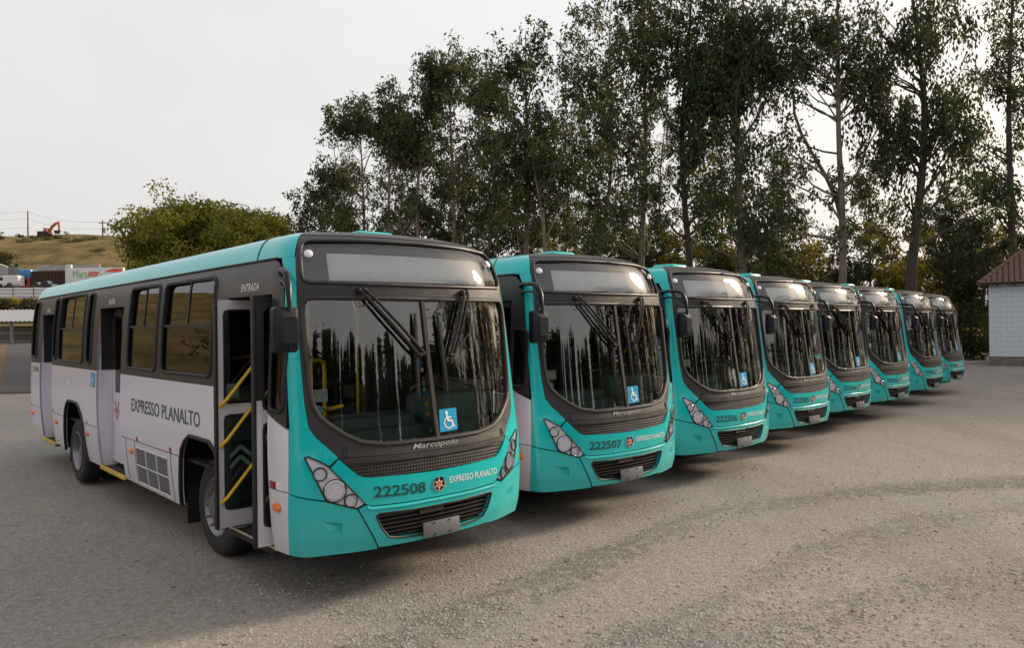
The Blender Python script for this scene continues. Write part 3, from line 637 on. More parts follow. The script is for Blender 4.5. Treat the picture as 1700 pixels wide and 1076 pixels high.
        part('side_panel', 'gp2'+sd, lambda: skin('gp', [(U[2], 1.762), (U[2], .962)]+ar+[(U[3], .962), (U[3], 1.762)], dom=sd, th=.03, ulines=lines), 'lilac_grey', root)
        part('side_panel', 'gp3'+sd, lambda: skin('gp', [(U[4], 1.762), (U[4], .962), (U[5], .962), (U[5], 1.762)], dom=sd, th=.03, ulines=lines), 'lilac_grey', root)
        lo = lambda arch, s_: sorted(arch_below(arch, .952, s_), key=lambda p: p[1])
        fh = lo(ARCH_F, 'hi'); fl = lo(ARCH_F, 'lo'); rh = lo(ARCH_R, 'hi'); rl = lo(ARCH_R, 'lo')
        part('skirt_panel', 'sk0'+sd, lambda: skin('sk', [(U[0], .952), (U[0], .40)]+[(fl[0][0], .40)]+[(p[0], p[1]) for p in fl[1:]]+[(fl[-1][0]+.008, .952)], dom=sd, off=-.002, th=.03, ulines=lines), 'lilac_grey', root)
        part('skirt_panel', 'sk1'+sd, lambda: skin('sk', [(fh[-1][0]-.005, .952)]+list(reversed(fh))[:-1]+[(3.05, .40), (U[1], .40), (U[1], .952)], dom=sd, off=-.002, th=.03, ulines=lines), 'lilac_grey', root)
        part('skirt_panel', 'sk2'+sd, lambda: skin('sk', [(U[2], .952), (U[2], .40), (7.09, .40)]+rl[1:]+[(rl[-1][0]+.004, .952)], dom=sd, off=-.002, th=.03, ulines=lines), 'lilac_grey', root)
        part('skirt_panel', 'sk3'+sd, lambda: skin('sk', [(rh[-1][0]-.004, .952)]+list(reversed(rh))[:-1]+[(8.55, .42), (U[3], .42), (U[3], .952)], dom=sd, off=-.002, th=.03, ulines=lines), 'lilac_grey', root)
        part('skirt_panel', 'sk4'+sd, lambda: skin('sk', [(U[4], .952), (U[4], .44), (10.55, .45), (11.22, .60), (11.22, .952)], dom=sd, off=-.002, th=.03, ulines=lines), 'lilac_grey', root)
        for k, (a, b) in enumerate(((U[0], 1.80), (2.93, U[1]), (U[2], 7.17), (8.38, U[3]))): part('side_seam', 'ss%s%d' % (sd, k), lambda: loop_tube('ss', [(a, .957), (b, .957)], .006, dom=sd, off=-.004, closed=False), 'dark', root)
        if sd == 'L':
            fe = [(float(S(EDGE(v), v)[1])+.008, v) for v in np.linspace(.965, 1.47, 5)]
            part('pillar_panel', 'pp1', lambda: skin('pp', fe+[(.415, 1.488), (.715, 1.592), (.715, .965)], dom='L', th=.03, du=.08), 'lilac_grey', root)
            fe2 = [(float(S(EDGE(v), v)[1])+.008, v) for v in np.linspace(.42, .955, 5)]
            part('pillar_panel', 'pp2', lambda: skin('pp', fe2+[(.715, .955), (.735, .41)], dom='L', off=-.002, th=.03, du=.08), 'lilac_grey', root)
        else:
            part('pillar_panel', 'pp3', lambda: skin('pp', [(float(S(EDGE(v), v)[1])+.008, v) for v in np.linspace(.44, 1.60, 8)]+[(.7, 1.60), (.715, .44)], dom='R', th=.03, du=.08), 'lilac_grey', root)
        for k, A in enumerate((ARCH_F, ARCH_R)): part('arch_trim', 'at%s%d' % (sd, k), lambda: loop_tube('at', [(p[0], max(p[1], .40)) for p in A], .022, dom=sd, off=.002, closed=False), 'rubber', root)
        part('roof_side', 'rf'+sd, lambda: skin('rf', [((-1 if sd == 'L' else 1)*a, b) for a, b in [(1.262, 2.932), (1.262, 3.45), (UEND, 3.45), (UEND, 2.932)]], th=.0, dv=.035, ulines=[(-1 if sd == 'L' else 1)*q for q in [1.28, 1.31, 1.34, 1.37, 1.40, 1.43, 1.47, 1.52, 1.6, 1.75, 2, 2.3, 2.7, 3.2, 4, 5, 6, 7, 8, 9, 10, 11, 11.5, 11.8, 12.0, 12.1, 12.2, 12.3, 12.4, 12.5, 12.6, 12.8, 13.2]]), 'teal', root)
        part('rear_panel', 'rp'+sd, lambda: skin('rp', [((-1 if sd == 'L' else 1)*a, b) for a, b in [(uy(np.array([11.226]), np.array([1.2]))[0], .6), (uy(np.array([11.226]), np.array([1.2]))[0], 1.77), (uy(np.array([11.226]), np.array([2.9]))[0], 2.93), (UEND, 2.93), (UEND, .5)]], th=0, du=.06), 'teal', root)
        part('roof_seam', 'rse'+sd, lambda: MB().tube([S((-1 if sd == 'L' else 1)*2.02, v)+NRM((-1 if sd == 'L' else 1)*2.02, v)*.001 for v in np.linspace(2.94, 3.44, 16)], .007, 5).mesh('rse'), 'rubber', root)
        for k, y in enumerate((4.73, 7.05-.12, 9.0, 11.0) if sd == 'L' else (4.73, 9.0)): part('side_marker', 'sm%s%d' % (sd, k), lambda: MB().lathe([(0, .036), (.022, .032), (.03, .015), (.031, .001)], 12, frame_at(y, .815, sd) @ Matrix.Diagonal((1.5, 1, 1, 1)), 'z').mesh('sm'), 'orange', root)
        for k, y in enumerate((3.21, 4.44, 6.9, 9.15, 11.05)):
            part('reflector', 'rr%s%d' % (sd, k), lambda: skin('rr', [(y-.01, .965), (y+.075, .965), (y+.075, 1.02), (y-.01, 1.02)], dom=sd, off=.004, th=.006), 'red_reflector', root)
            part('reflector', 'rw%s%d' % (sd, k), lambda: skin('rw', [(y-.015, .967), (y-.10, .967), (y-.10, 1.018), (y-.015, 1.018)], dom=sd, off=.004, th=.006), 'silver', root)
    part('side_marker', 'smf', lambda: MB().lathe([(0, .04), (.024, .036), (.032, .02), (.033, .001)], 12, frame_at(.56, .815, 'L') @ Matrix.Diagonal((1.6, 1, 1, 1)), 'z').mesh('sm'), 'orange', root)
    part('reflector', 'rrf', lambda: skin('rr', [(.57, .966), (.69, .966), (.69, 1.026), (.57, 1.026)], dom='L', off=.004, th=.006), 'red_reflector', root)
    part('reflector', 'rwf', lambda: skin('rr', [(.565, .968), (.46, .968), (.46, 1.024), (.565, 1.024)], dom='L', off=.004, th=.006), 'silver', root)
    for k in range(6):
        y0 = 3.36+.40*(k % 3); z0 = .46+.215*(k//3)
        part('vent_panel', 'vp%d' % k, lambda: skin('vp', [(y0+.02, z0), (y0+.38, z0), (y0+.38, z0+.195), (y0+.02, z0+.195)], dom='L', off=.003, th=.0), 'louvre', root)
        part('vent_frame', 'vf%d' % k, lambda: loop_tube('vf', [(y0+.01, z0-.01), (y0+.39, z0-.01), (y0+.39, z0+.205), (y0+.01, z0+.205)], .007, dom='L', off=.003, n=5, sub=.3), 'lilac_grey', root)
    for k, y in enumerate((3.26, 4.60, 4.98)): part('hatch_seam', 'hs%d' % k, lambda: loop_tube('hs', [(y, .42), (y, .95)], .003, dom='L', off=.0, n=4, closed=False), 'dark', root)
    part('side_lettering', 'sl', lambda: skin_text('sl', 'EXPRESSO PLANALTO', 4.67, 2.31, 1.325, 1.482, dom='L', off=.004, bold=.004), 'side_text', root)
    part('door_lettering', 'en', lambda: skin_text('en', 'ENTRADA', 1.40, 1.0, 2.665, 2.735, dom='L', off=.004), 'white_text', root)
    part('door_lettering', 'sa', lambda: skin_text('sa', 'SAÍDA', 5.94, 5.63, 2.685, 2.775, dom='L', off=.004), 'white_text', root)
    part('door_lettering', 'sb', lambda: skin_text('sb', 'SAÍDA', 9.96, 9.66, 2.66, 2.75, dom='L', off=.004), 'white_text', root)
    if first: part('fleet_number', 'ns', lambda: skin_text('ns', num, 10.95, 10.40, 1.60, 1.69, dom='L', off=.004), 'side_text', root)
    cs = part('accessibility_sign', 'cs', lambda: skin('cs', [(6.68, 1.525), (6.45, 1.525), (6.45, 1.725), (6.68, 1.725)], dom='L', off=.004, th=0), 'blue_sign', root)
    part('wheelchair_symbol', 'csy', lambda: flat_shape('csy', [[(-x, y) for x, y in pl_] for pl_ in WHEELCHAIR], 6.565, 1.625, dom='L', off=.007, scale=.18), 'white_text', cs)
    part('side_decal', 'sd1', lambda: skin('sd', [(8.10, 1.48), (7.95, 1.48), (7.95, 1.56), (8.10, 1.56)], dom='L', off=.004, th=0), 'paper', root)
    # ---- chassis, arches, floor, cabin
    part('chassis', 'ch', lambda: MB().box(-.80, .80, .5, 11.1, .30, .90).box(-1.14, 1.14, 3.2, 5.1, .42, .90).box(-1.14, 1.14, 6.45, 7.0, .42, .9).box(-1.14, 1.14, 8.65, 9.2, .44, .9).box(-1.12, 1.12, 10.4, 11.1, .55, .9).box(-1.05, 1.05, .42, .70, .46, .9).mesh('ch', False), 'chassis', root)
    def floor():
        b = MB(); b.box(-.92, 1.2, .55, 11.1, .90, .93).box(-1.2, -.92, 1.78, 5.1, .90, .93).box(-1.2, -.92, 6.45, 9.2, .90, .93)
        for a, c_ in ((1.70, 3.1), (7.05, 8.6)):
            for s in (-1, 1): b.box(min(s*.78, s*1.22), max(s*.78, s*1.22), a, c_, 1.20, 1.24); b.box(min(s*.78, s*.80), max(s*.78, s*.80), a, c_, .5, 1.24); b.box(min(s*.78, s*1.2), max(s*.78, s*1.2), a, a+.02, .42, 1.24); b.box(min(s*.78, s*1.2), max(s*.78, s*1.2), c_-.02, c_, .42, 1.24)
        return b.mesh('fl', False)
    part('floor', 'fl', floor, 'chassis', root)
    part('ceiling', 'ce', lambda: MB().rbox(-1.08, 1.08, .75, 11.0, 2.92, 2.96, .015).mesh('ce'), 'interior', root)
    dsh = part('dashboard', 'da', lambda: MB().rbox(-1.12, 1.12, .32, .72, .95, 1.42, .05).rbox(-1.05, .05, .42, .80, 1.35, 1.52, .05).rbox(.10, 1.02, .40, .72, 1.38, 1.68, .07).mesh('da'), 'dash', root)
    part('steering_wheel', 'sw', lambda: MB().tube([Matrix.Translation((.55, .86, 1.60)) @ Matrix.Rotation(R(28), 4, 'X') @ Vector((.24*math.cos(t_), .24*math.sin(t_), 0)) for t_ in np.linspace(0, 2*math.pi, 28, endpoint=False)], .017, 6, True).tube([(.55, .86, 1.60), (.55, .66, 1.30)], .03, 6).tube([(.33, .86, 1.60), (.77, .86, 1.60)], .014, 6).mesh('sw'), 'rubber', dsh)
    part('driver_seat', 'ds', lambda: MB().rbox(.30, .80, 1.15, 1.60, 1.28, 1.42, .05).rbox(.31, .79, 1.52, 1.66, 1.38, 2.05, .06).rbox(.42, .68, 1.54, 1.64, 2.06, 2.28, .05).rbox(.4, .7, 1.2, 1.55, .93, 1.28, .03).mesh('ds'), 'seat', root)
    part('engine_cover', 'ec', lambda: MB().rbox(-.38, .28, .78, 1.9, .93, 1.30, .08).mesh('ec'), 'dash', root)
    part('cab_partition', 'cpt', lambda: MB().rbox(.28, 1.12, 1.78, 1.81, .93, 2.0, .01).mesh('cpt'), 'interior', root)
    def seatm(): return MB().rbox(-.21, .21, -.22, .20, .40, .47, .03).rbox(-.21, .21, .14, .23, .45, 1.05, .035).tube([(-.12, 0, 0), (-.12, 0, .4)], .02, 6).tube([(.12, 0, 0), (.12, 0, .4)], .02, 6).mesh('pst')
    for i, y in enumerate(SEATROWS if first else SEATROWS[:2]):
        for x in (-.86, -.42, .42, .86):
            if x < 0 and (5.0 < y < 6.5 or y > 9.2): continue
            o_ = part('passenger_seat', 'pst', seatm, 'seat', root); o_.location = (x, y, 1.24 if (y < 3.3 or 7.0 < y < 8.6) else .93)
    rails = [[(-.62, .95, 1.2), (-.62, .95, 1.92), (-.64, .93, 2.0), (-.72, .88, 2.03), (-.95, .78, 2.0)], [(-.58, 1.30, 1.1), (-.58, 1.30, 1.95), (-.62, 1.22, 2.02), (-.80, 1.0, 2.04)], [(-.30, 1.9, .93), (-.30, 1.9, 2.92)], [(.26, 1.85, .93), (.26, 1.85, 2.92)], [(-.55, 3.0, 1.2), (-.55, 3.0, 2.92)], [(.6, 4.6, .93), (.6, 4.6, 2.92)], [(-.6, 4.7, .93), (-.6, 4.7, 2.92)], [(-1.08, .72, 1.58), (-.55, .95, 1.56), (-.30, 1.2, 1.55)], [(-.55, 2, 2.7), (-.55, 10, 2.7)], [(.55, 2, 2.7), (.55, 10, 2.7)]]
    for k, rl_ in enumerate(rails): part('handrail', 'hr%d' % k, lambda: MB().tube(rl_, .018, 8).mesh('hr'), 'yellow', root)
    part('grab_bar', 'gb', lambda: MB().tube([(.62, .62, 1.95), (.80, .56, 2.25)], .016, 6).mesh('gb'), 'yellow', root)
    # ---- doorways
    def doorway(k, y0, y1, top, leaf_in):
        xs = -1.29; b = MB()
        for yy in (y0, y1):
            prof = [S(-uy(np.array([yy]), np.array([v]))[0], v) for v in np.linspace(.40, top, 14)]
            V = []
            for q in prof: V += [tuple(q+np.array((.002, 0, 0))), (-1.02 if leaf_in > .1 else q[0]+.06, q[1], q[2])]
            b.add(V, [(2*i, 2*i+1, 2*i+3, 2*i+2) for i in range(13)])
        return b.mesh('dj', True)
    for k, (y0, y1, top) in enumerate(DW['L']):
        part('door_jamb', 'dj%d' % k, lambda: doorway(k, y0, y1, top, .2), 'lilac_grey', root)
        part('jamb_upper', 'dju%d' % k, lambda: MB().box(-1.22, -1.0, y1-.012, y1-.004, 1.77, top).box(-1.22, -1.0, y0+.004, y0+.012, 1.77, top).box(-1.19, -.98, y0, y1, top, top+.03).mesh('dju', False), 'dark', root)
        st = part('step', 'stp%d' % k, lambda: MB().rbox(-1.235, -.9, y0+.01, y1-.01, .36, .41, .008).box(-.93, -.9, y0+.02, y1-.02, .4, .93).mesh('stp'), 'chassis', root)
        part('step_edge', 'ste%d' % k, lambda: MB().rbox(-1.25 if k else -1.225, -1.21, y0+.005, y1-.005, .375 if k else .40, .425, .006).rbox(-1.21, -1.10, y0+.02, y0+.05, .411, .418, .002).rbox(-1.21, -1.10, y1-.05, y1-.02, .411, .418, .002).mesh('ste'), 'step_yellow' if k else 'step_pale', st)
        if k == 0: continue
        for j in range(2):
            a = y0+.015+j*(y1-y0)/2; b_ = a+(y1-y0)/2-.03; X = -1.06
            dr = part('door', 'dr%d%d' % (k, j), lambda: MB().box(X-.012, X+.012, a, b_, .47, 1.45).box(X-.012, X+.012, a, a+.09, 1.45, 1.77).box(X-.012, X+.012, b_-.09, b_, 1.45, 1.77).mesh('dr', False), 'lilac_grey', root)
            part('door_frame', 'drf%d%d' % (k, j), lambda: MB().box(X-.013, X+.013, a, a+.09, 1.77, top-.02).box(X-.013, X+.013, b_-.09, b_, 1.77, top-.02).box(X-.013, X+.013, a, b_, top-.12, top-.02).box(X-.02, X+.02, a-.012, a, .47, top-.02).mesh('drf', False), 'band_black', dr)
            part('pane', 'drp%d%d' % (k, j), lambda: MB().box(X-.002, X+.002, a+.08, b_-.08, 1.44, top-.11).mesh('drp', False), 'side_glass', dr)
            cy = b_-.20; X2 = X-.0125
            part('chevrons', 'drc%d%d' % (k, j), lambda: mesh_from('drc', [(X2-.002, cy+q[0], z+q[1]) for z in (1.16, 1.27) for pl_ in (bar(0, -.09, .10, .06, .03), bar(0, -.09, -.10, .06, .03)) for q in pl_], [(4*i, 4*i+1, 4*i+2, 4*i+3) for i in range(4)], False), 'red_text', dr)
    def leaf(y, inner, tint):
        """open front-door leaf standing square to the side: outer edge at x=-1.37"""
        x0, x1, z0, z1 = -1.37, -.90, .44, 2.60
        Y0, Y1 = y-.018, y+.018
        sY = lambda d_: Y0-d_ if inner else Y1+d_
        def fr(za, zb): return MB().box(x0+.015, x0+.075, Y0, Y1, za, zb).box(x1-.06, x1, Y0, Y1, za, zb)
        g = fr(z0, z1 if inner else 1.70)
        for za, zb in ((z0, z0+.17), (1.50, 1.62)): g.box(x0+.075, x1-.06, Y0, Y1, za, zb)
        if inner: g.box(x0+.075, x1-.06, Y0, Y1, z1-.10, z1)
        key = 'lf%d' % inner
        dr = part('door', key, lambda: g.mesh('lf', False), 'lilac_grey', root)
        if not inner: part('door_frame', key+'b', lambda: fr(1.70, z1).box(x0+.075, x1-.06, Y0, Y1, z1-.1, z1).mesh('lfb', False), 'band_black', dr)
        part('rubber_edge', key+'e', lambda: MB().rbox(x0-.012, x0+.015, Y0-.012, Y1+.012, z0-.01, z1+.005, .008).mesh('lfe'), 'rubber', dr)
        for q, (za, zb) in enumerate(((z0+.17, 1.50), (1.62, z1-.10))):
            part('pane', key+'p%d' % q, lambda: MB().box(x0+.07, x1-.055, y-.003, y+.003, za-.005, zb+.005).mesh('lfp', False), 'door_glass', dr)
            part('pane_gasket', key+'g%d' % q, lambda: MB().tube([(a, Y0-.003, b) for a, b in rrect(x0+.078, x1-.062, za, zb, .05)], .012, 6, True).mesh('lfg'), 'rubber', dr)
        for q, (z_a, z_b) in enumerate(((1.62, 2.06), (1.24, 1.68), (.70, 1.12))):
            part('handrail', key+'h%d' % q, lambda: MB().tube([(x0+.035, sY(.005), z_a-.03), (x0+.04, sY(.04), z_a), (x0+.075, sY(.055), z_a+.035), (x1-.06, sY(.055), z_b), (x1-.03, sY(.005), z_b+.03)], .017, 8).mesh('lfh'), 'yellow', dr)
        if inner:
            part('chevrons', key+'c', lambda: mesh_from('lfc', [(-1.14+q[0], y-.006, z+q[1]) for z in (1.02, 1.12) for pl_ in (bar(0, .08, -.10, -.02, .035), bar(0, .08, .10, -.02, .035)) for q in pl_], [(4*i, 4*i+1, 4*i+2, 4*i+3) for i in range(4)], False), 'tinted_mark', dr)
            part('pane_label', key+'l', lambda: MB().box(-1.27, -1.15, y-.006, y-.004, 1.66, 1.80).mesh('lfl', False), 'tinted_mark', dr)
    if first: leaf(1.665, 1, 0); leaf(.80, 0, 0)
    else:
        for j in range(2):
            a = .74+.48*j
            dr = part('door', 'fdc%d' % j, lambda: MB().box(-1.20, -1.175, a, a+.46, .46, 1.05).mesh('fdc', False), 'lilac_grey', root)
            part('pane', 'fdp%d' % j, lambda: MB().box(-1.195, -1.18, a+.03, a+.43, 1.05, 2.55).mesh('fdp', False), 'side_glass', dr)
            part('door_frame', 'fdf%d' % j, lambda: MB().box(-1.205, -1.17, a, a+.03, 1.05, 2.60).box(-1.205, -1.17, a+.43, a+.46, 1.05, 2.60).box(-1.205, -1.17, a, a+.46, 2.55, 2.61).mesh('fdf', False), 'band_black', dr)
    # ---- wheels
    def tyre(w_): return MB().lathe([(-w_, .29), (-w_-.005, .33), (-w_-.012, .40), (-w_-.004, .46), (-w_+.02, .487), (-w_+.05, .497), (-.06, .500), (-.058, .488), (-.042, .488), (-.04, .501), (.04, .501), (.042, .488), (.058, .488), (.06, .500), (w_-.05, .497), (w_-.02, .487), (w_, .45), (w_+.01, .38), (w_, .29)], 48).mesh('tyre', angle=50)
    def rim_f():
        b = MB().lathe([(-.115, .292), (-.13, .300), (-.135, .290), (-.115, .275), (-.10, .262), (-.09, .22), (-.085, .20), (-.115, .165), (-.135, .150), (-.14, .10), (-.17, .095), (-.175, .07), (-.175, .001)], 40)
        for i in range(10):
            a = 2*math.pi*i/10; b.tube([(-.10, .195*math.cos(a), .195*math.sin(a)), (-.155, .195*math.cos(a), .195*math.sin(a)), (-.175, .195*math.cos(a), .195*math.sin(a))], [.021, .019, .008], 6)
        return b.mesh('rimf', angle=45)
    def rim_r():
        b = MB().lathe([(-.13, .292), (-.145, .300), (-.15, .290), (-.13, .275), (-.04, .258), (.02, .245), (.035, .20), (.03, .14), (-.02, .125), (-.05, .11), (-.09, .10), (-.10, .08), (-.10, .001)], 40)
        for i in range(10):
            a = 2*math.pi*i/10; b.tube([(.04, .168*math.cos(a), .168*math.sin(a)), (-.01, .168*math.cos(a), .168*math.sin(a))], [.017, .012], 6)
        return b.mesh('rimr', angle=45)
    for s in (-1, 1):
        for k, (wx, wy, wz, fn, rn) in enumerate(((-1.0, 2.33, .49, lambda: tyre(.125), rim_f), (-1.075, 7.82, .455, lambda: tyre(.135), rim_r), (-.74, 7.82, .455, lambda: tyre(.135), None))):
            if s > 0 and not rn: continue
            wl_ = part('wheel', 'ty%d' % min(k, 1), fn, 'tyre', root); wl_.location = (wx if s < 0 else -wx, wy, wz)
            if s > 0: wl_.rotation_euler = (0, 0, math.pi)
            elif k == 0: wl_.rotation_euler = (0, 0, R(1.5))
            if rn: part('rim', 'ri%d' % k, rn, 'rim', wl_)
    for k, (a, y) in enumerate(((-.85, 3.02), (-.7, 8.5))): part('mudflap', 'mf%d' % k, lambda: MB().box(-1.18, a, y, y+.01, .2, .62).mesh('mf', False), 'rubber', root)
    # ---- mirror, roof hatch
    ma = part('mirror_arm', 'ma', lambda: MB().tube([(-1.20, .60, 2.79), (-1.29, .42, 2.80), (-1.37, .20, 2.79), (-1.405, .07, 2.75), (-1.42, .01, 2.66), (-1.42, -.01, 2.52), (-1.42, -.01, 2.15)], [.026, .026, .026, .027, .025, .020, .014], 10).tube([(-1.20, .58, 2.70), (-1.30, .40, 2.71), (-1.37, .20, 2.70), (-1.41, .06, 2.64), (-1.42, 0, 2.56)], .014, 8).mesh('ma'), 'mirror_plastic', root)
    def mirror():
        b = bmesh.new(); rings = [(.0, 1.0, 1.0), (-.06, .98, .98), (-.135, .55, .55)]
        V = []; Fc = []
        o_ = rrect(-.105, .105, -.18, .18, .035, 3); n = len(o_)
        for dy, sx, sz in rings: V += [(-1.44+x*sx, .07+dy, 2.31+z*sz) for x, z in o_]
        for i in range(len(rings)-1): Fc += [(i*n+j, i*n+(j+1) % n, (i+1)*n+(j+1) % n, (i+1)*n+j) for j in range(n)]
        Fc += [tuple(range(n)), tuple(range(3*n-1, 2*n-1, -1))]; b.free()
        return mesh_from('mi', V, Fc, True, 25)
    mi_ = part('mirror', 'mi', mirror, 'mirror_plastic', root)
    part('mirror_glass', 'mg', lambda: MB().box(-1.53, -1.35, .0705, .074, 2.15, 2.47).mesh('mg', False), 'chrome', mi_)
    for k, y in enumerate((1.40, 6.0)):
        part('roof_hatch', 'rh%d' % k, lambda: MB().rbox(-.10, .34, y-.21, y+.21, 3.20, 3.312, .05, seg=3).rbox(-.15, .39, y-.27, y+.27, 3.19, 3.25, .02).mesh('rh'), 'teal', root)
    return root
mat('dull_metal', (.36, .36, .37), .35, metal=.6)
mat('mirror_plastic', (.008, .010, .014), .4, spec=.3, coat=.05, noise=(15, .1))
mat('step_yellow', (.55, .40, .05), .5, noise=(9, .3)); mat('step_pale', (.42, .38, .22), .6, noise=(9, .3))
mat('tinted_mark', (.11, .17, .16), .5)
for i in range(8): make_bus(i)

# ------------------------------------------------------------------ white block hut at the end of the lot
mat('white_block', (.66, .72, .78), .85, noise=(1.6, .22), bump=(35, .3, .006))
mat('block_joint', (.46, .51, .55), .95, noise=(3.5, .65))
mat('stained_plaster', (.17, .155, .135), .95, noise=(3, .5), bump=(20, .4, .01))
mat('clay_tile', (.155, .085, .058), .8, noise=(2.2, .45), bump=(60, .3, .004))
mat('old_timber', (.10, .075, .055), .85, noise=(8, .3))
HUT = at(1643, 607, 34.0); hz = .30
hut = empty('block_hut', (HUT.x, HUT.y, hz), R(-33), 'small white painted concrete block hut with a clay tile roof', 'hut')
wl_h = 3.0; CRS = .221; BW = .45; HL_ = 5.6
core = link('wall', MB().box(.012, HL_, .012, 4.2, -.4, wl_h+.75).mesh('hutcore', False), 'block_joint', hut)
def blk(wd): return MB().rbox(0, wd, -.006, .02, .004, CRS-.004, .004, seg=1).mesh('block')
bm_full, bm_half = blk(BW-.008), blk(BW/2-.008)
rg = np.random.default_rng(4)
nc = int((wl_h+.72)/CRS)
for r_ in range(2, nc):
    x = 0.; half = r_ % 2
    while x < HL_-.05:
        o_ = link('block', bm_half if half else bm_full, 'white_block', core); o_.location = (x, rg.uniform(-.004, .003), r_*CRS); x += BW/2 if half else BW; half = 0
for r_ in range(2, nc):      # gable side towards the buses
    for q in range(9):
        o_ = link('block', bm_full, 'white_block', core); o_.location = (.0, BW*q+(BW/2 if r_ % 2 else 0)+BW, r_*CRS); o_.rotation_euler = (0, 0, R(-90))
link('plinth', MB().rbox(-.012, HL_, -.012, 4.2, -.4, 2*CRS-.002, .01).mesh('plinth'), 'stained_plaster', hut)
# hipped roof: front slope made of single barrel tiles
EZ = wl_h+.66; RZ = EZ+1.55; RY = 2.1; OV = .38
roof = link('roof', mesh_from('hutroof', [(-OV, -OV, EZ), (HL_+OV, -OV, EZ), (HL_+OV, 4.2+OV, EZ), (-OV, 4.2+OV, EZ), (RY*.62, RY, RZ), (HL_-.3, RY, RZ)], [(0, 1, 5, 4), (1, 2, 5), (2, 3, 4, 5), (3, 0, 4), (3, 2, 1, 0)], False), 'old_timber', hut)
sl_len = math.hypot(RY+OV, RZ-EZ); ang = math.atan2(RZ-EZ, RY+OV)
def tile():
    V = []; n = 6
    for f, z in ((0., .012), (1., 0.)):
        for j in range(n+1):
            a = math.pi*j/n; V.append((.105*math.cos(a)*(1 if f == 0 else .85), .36*f, z+.055*math.sin(a)))
    return mesh_from('tile', V, [(j, j+1, n+2+j, n+1+j) for j in range(n)], True, 60)
tm = tile(); TX, TY = .215, .30
for i in range(int(sl_len/TY)+1):
    f = min(1, i*TY/sl_len); x_lo = -OV+f*(RY*.62+OV)
    k0 = int(math.ceil((x_lo+.05)/TX))
    for k in range(k0, int(3.9/TX)):
        o_ = link('tile', tm, 'clay_tile', roof); o_.location = (k*TX, -OV-.03+i*TY*math.cos(ang), EZ+.02+i*TY*math.sin(ang)); o_.rotation_euler = (ang+rg.uniform(-.02, .02), 0, rg.uniform(-.03, .03))
hip0 = Vector((-OV, -OV, EZ+.03)); hip1 = Vector((RY*.62, RY, RZ+.03))
for i in range(10):
    a = hip0.lerp(hip1, i/10); b = hip0.lerp(hip1, (i+1.15)/10); link('ridge_tile', MB().tube([a, b], [.12, .10], 8).mesh('hip'), 'clay_tile', roof)
for i in range(8): link('rafter', MB().box(.3+i*.62, .38+i*.62, -OV+.02, .1, EZ-.10, EZ-.01).mesh('rafter', False), 'old_timber', roof)
link('wall_lamp', MB().rbox(-.14, -.02, -.10, .02, 2.95, 3.2, .02).tube([(-.08, -.04, 3.2), (-.08, -.04, 3.45), (0, .02, 3.45)], .015, 6).mesh('wl'), 'white_text', hut)

# ------------------------------------------------------------------ trees
def leaf_mat(name, a, b, c_):
    m = bpy.data.materials.new(name); m.use_nodes = True; t = m.node_tree; p = t.nodes["Principled BSDF"]; p.inputs["Roughness"].default_value = .55; p.inputs["Specular IOR Level"].default_value = .3
    at_ = t.nodes.new("ShaderNodeAttribute"); at_.attribute_name = 'tone'
    r = t.nodes.new("ShaderNodeValToRGB"); r.color_ramp.elements[0].color = (*a, 1); r.color_ramp.elements[1].color = (*c_, 1); e = r.color_ramp.elements.new(.5); e.color = (*b, 1)
    t.links.new(at_.outputs["Fac"], r.inputs[0]); t.links.new(r.outputs[0], p.inputs["Base Color"])
    tr_ = t.nodes.new("ShaderNodeBsdfTranslucent"); mx = t.nodes.new("ShaderNodeMixShader"); mx.inputs[0].default_value = .38; t.links.new(r.outputs[0], tr_.inputs[0])
    o_ = t.nodes["Material Output"]; t.links.new(p.outputs[0], mx.inputs[1]); t.links.new(tr_.outputs[0], mx.inputs[2]); t.links.new(mx.outputs[0], o_.inputs[0]); MAT[name] = m
leaf_mat('leaf_eucalyptus', (.026, .040, .016), (.066, .084, .029), (.18, .18, .056))
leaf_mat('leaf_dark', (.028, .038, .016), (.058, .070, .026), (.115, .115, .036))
leaf_mat('leaf_sunlit', (.12, .108, .02), (.28, .23, .034), (.48, .36, .055))  # low sun's glow on the understory is put into this leaf colour
leaf_mat('leaf_bamboo', (.085, .10, .014), (.24, .235, .028), (.46, .40, .05))
leaf_mat('leaf_shrub', (.05, .05, .018), (.085, .08, .028), (.13, .11, .04))
mat('bark_pale', (.17, .135, .105), .9, noise=(2.5, .5), bump=(9, .6, .05))
mat('bark_dark', (.060, .047, .038), .92, noise=(2.5, .5), bump=(9, .8, .05))
def quads(name, Q, tone):
    """Q (n,4,3) separate leaf quads"""
    n = len(Q); me = bpy.data.meshes.new(name); me.vertices.add(4*n); me.vertices.foreach_set('co', Q.astype(np.float32).ravel())
    me.loops.add(4*n); me.loops.foreach_set('vertex_index', np.arange(4*n, dtype=np.int32)); me.polygons.add(n); me.polygons.foreach_set('loop_start', np.arange(0, 4*n, 4, dtype=np.int32))
    me.update(calc_edges=True); a = me.attributes.new('tone', 'FLOAT', 'POINT'); a.data.foreach_set('value', np.repeat(tone, 4).astype(np.float32)); return me
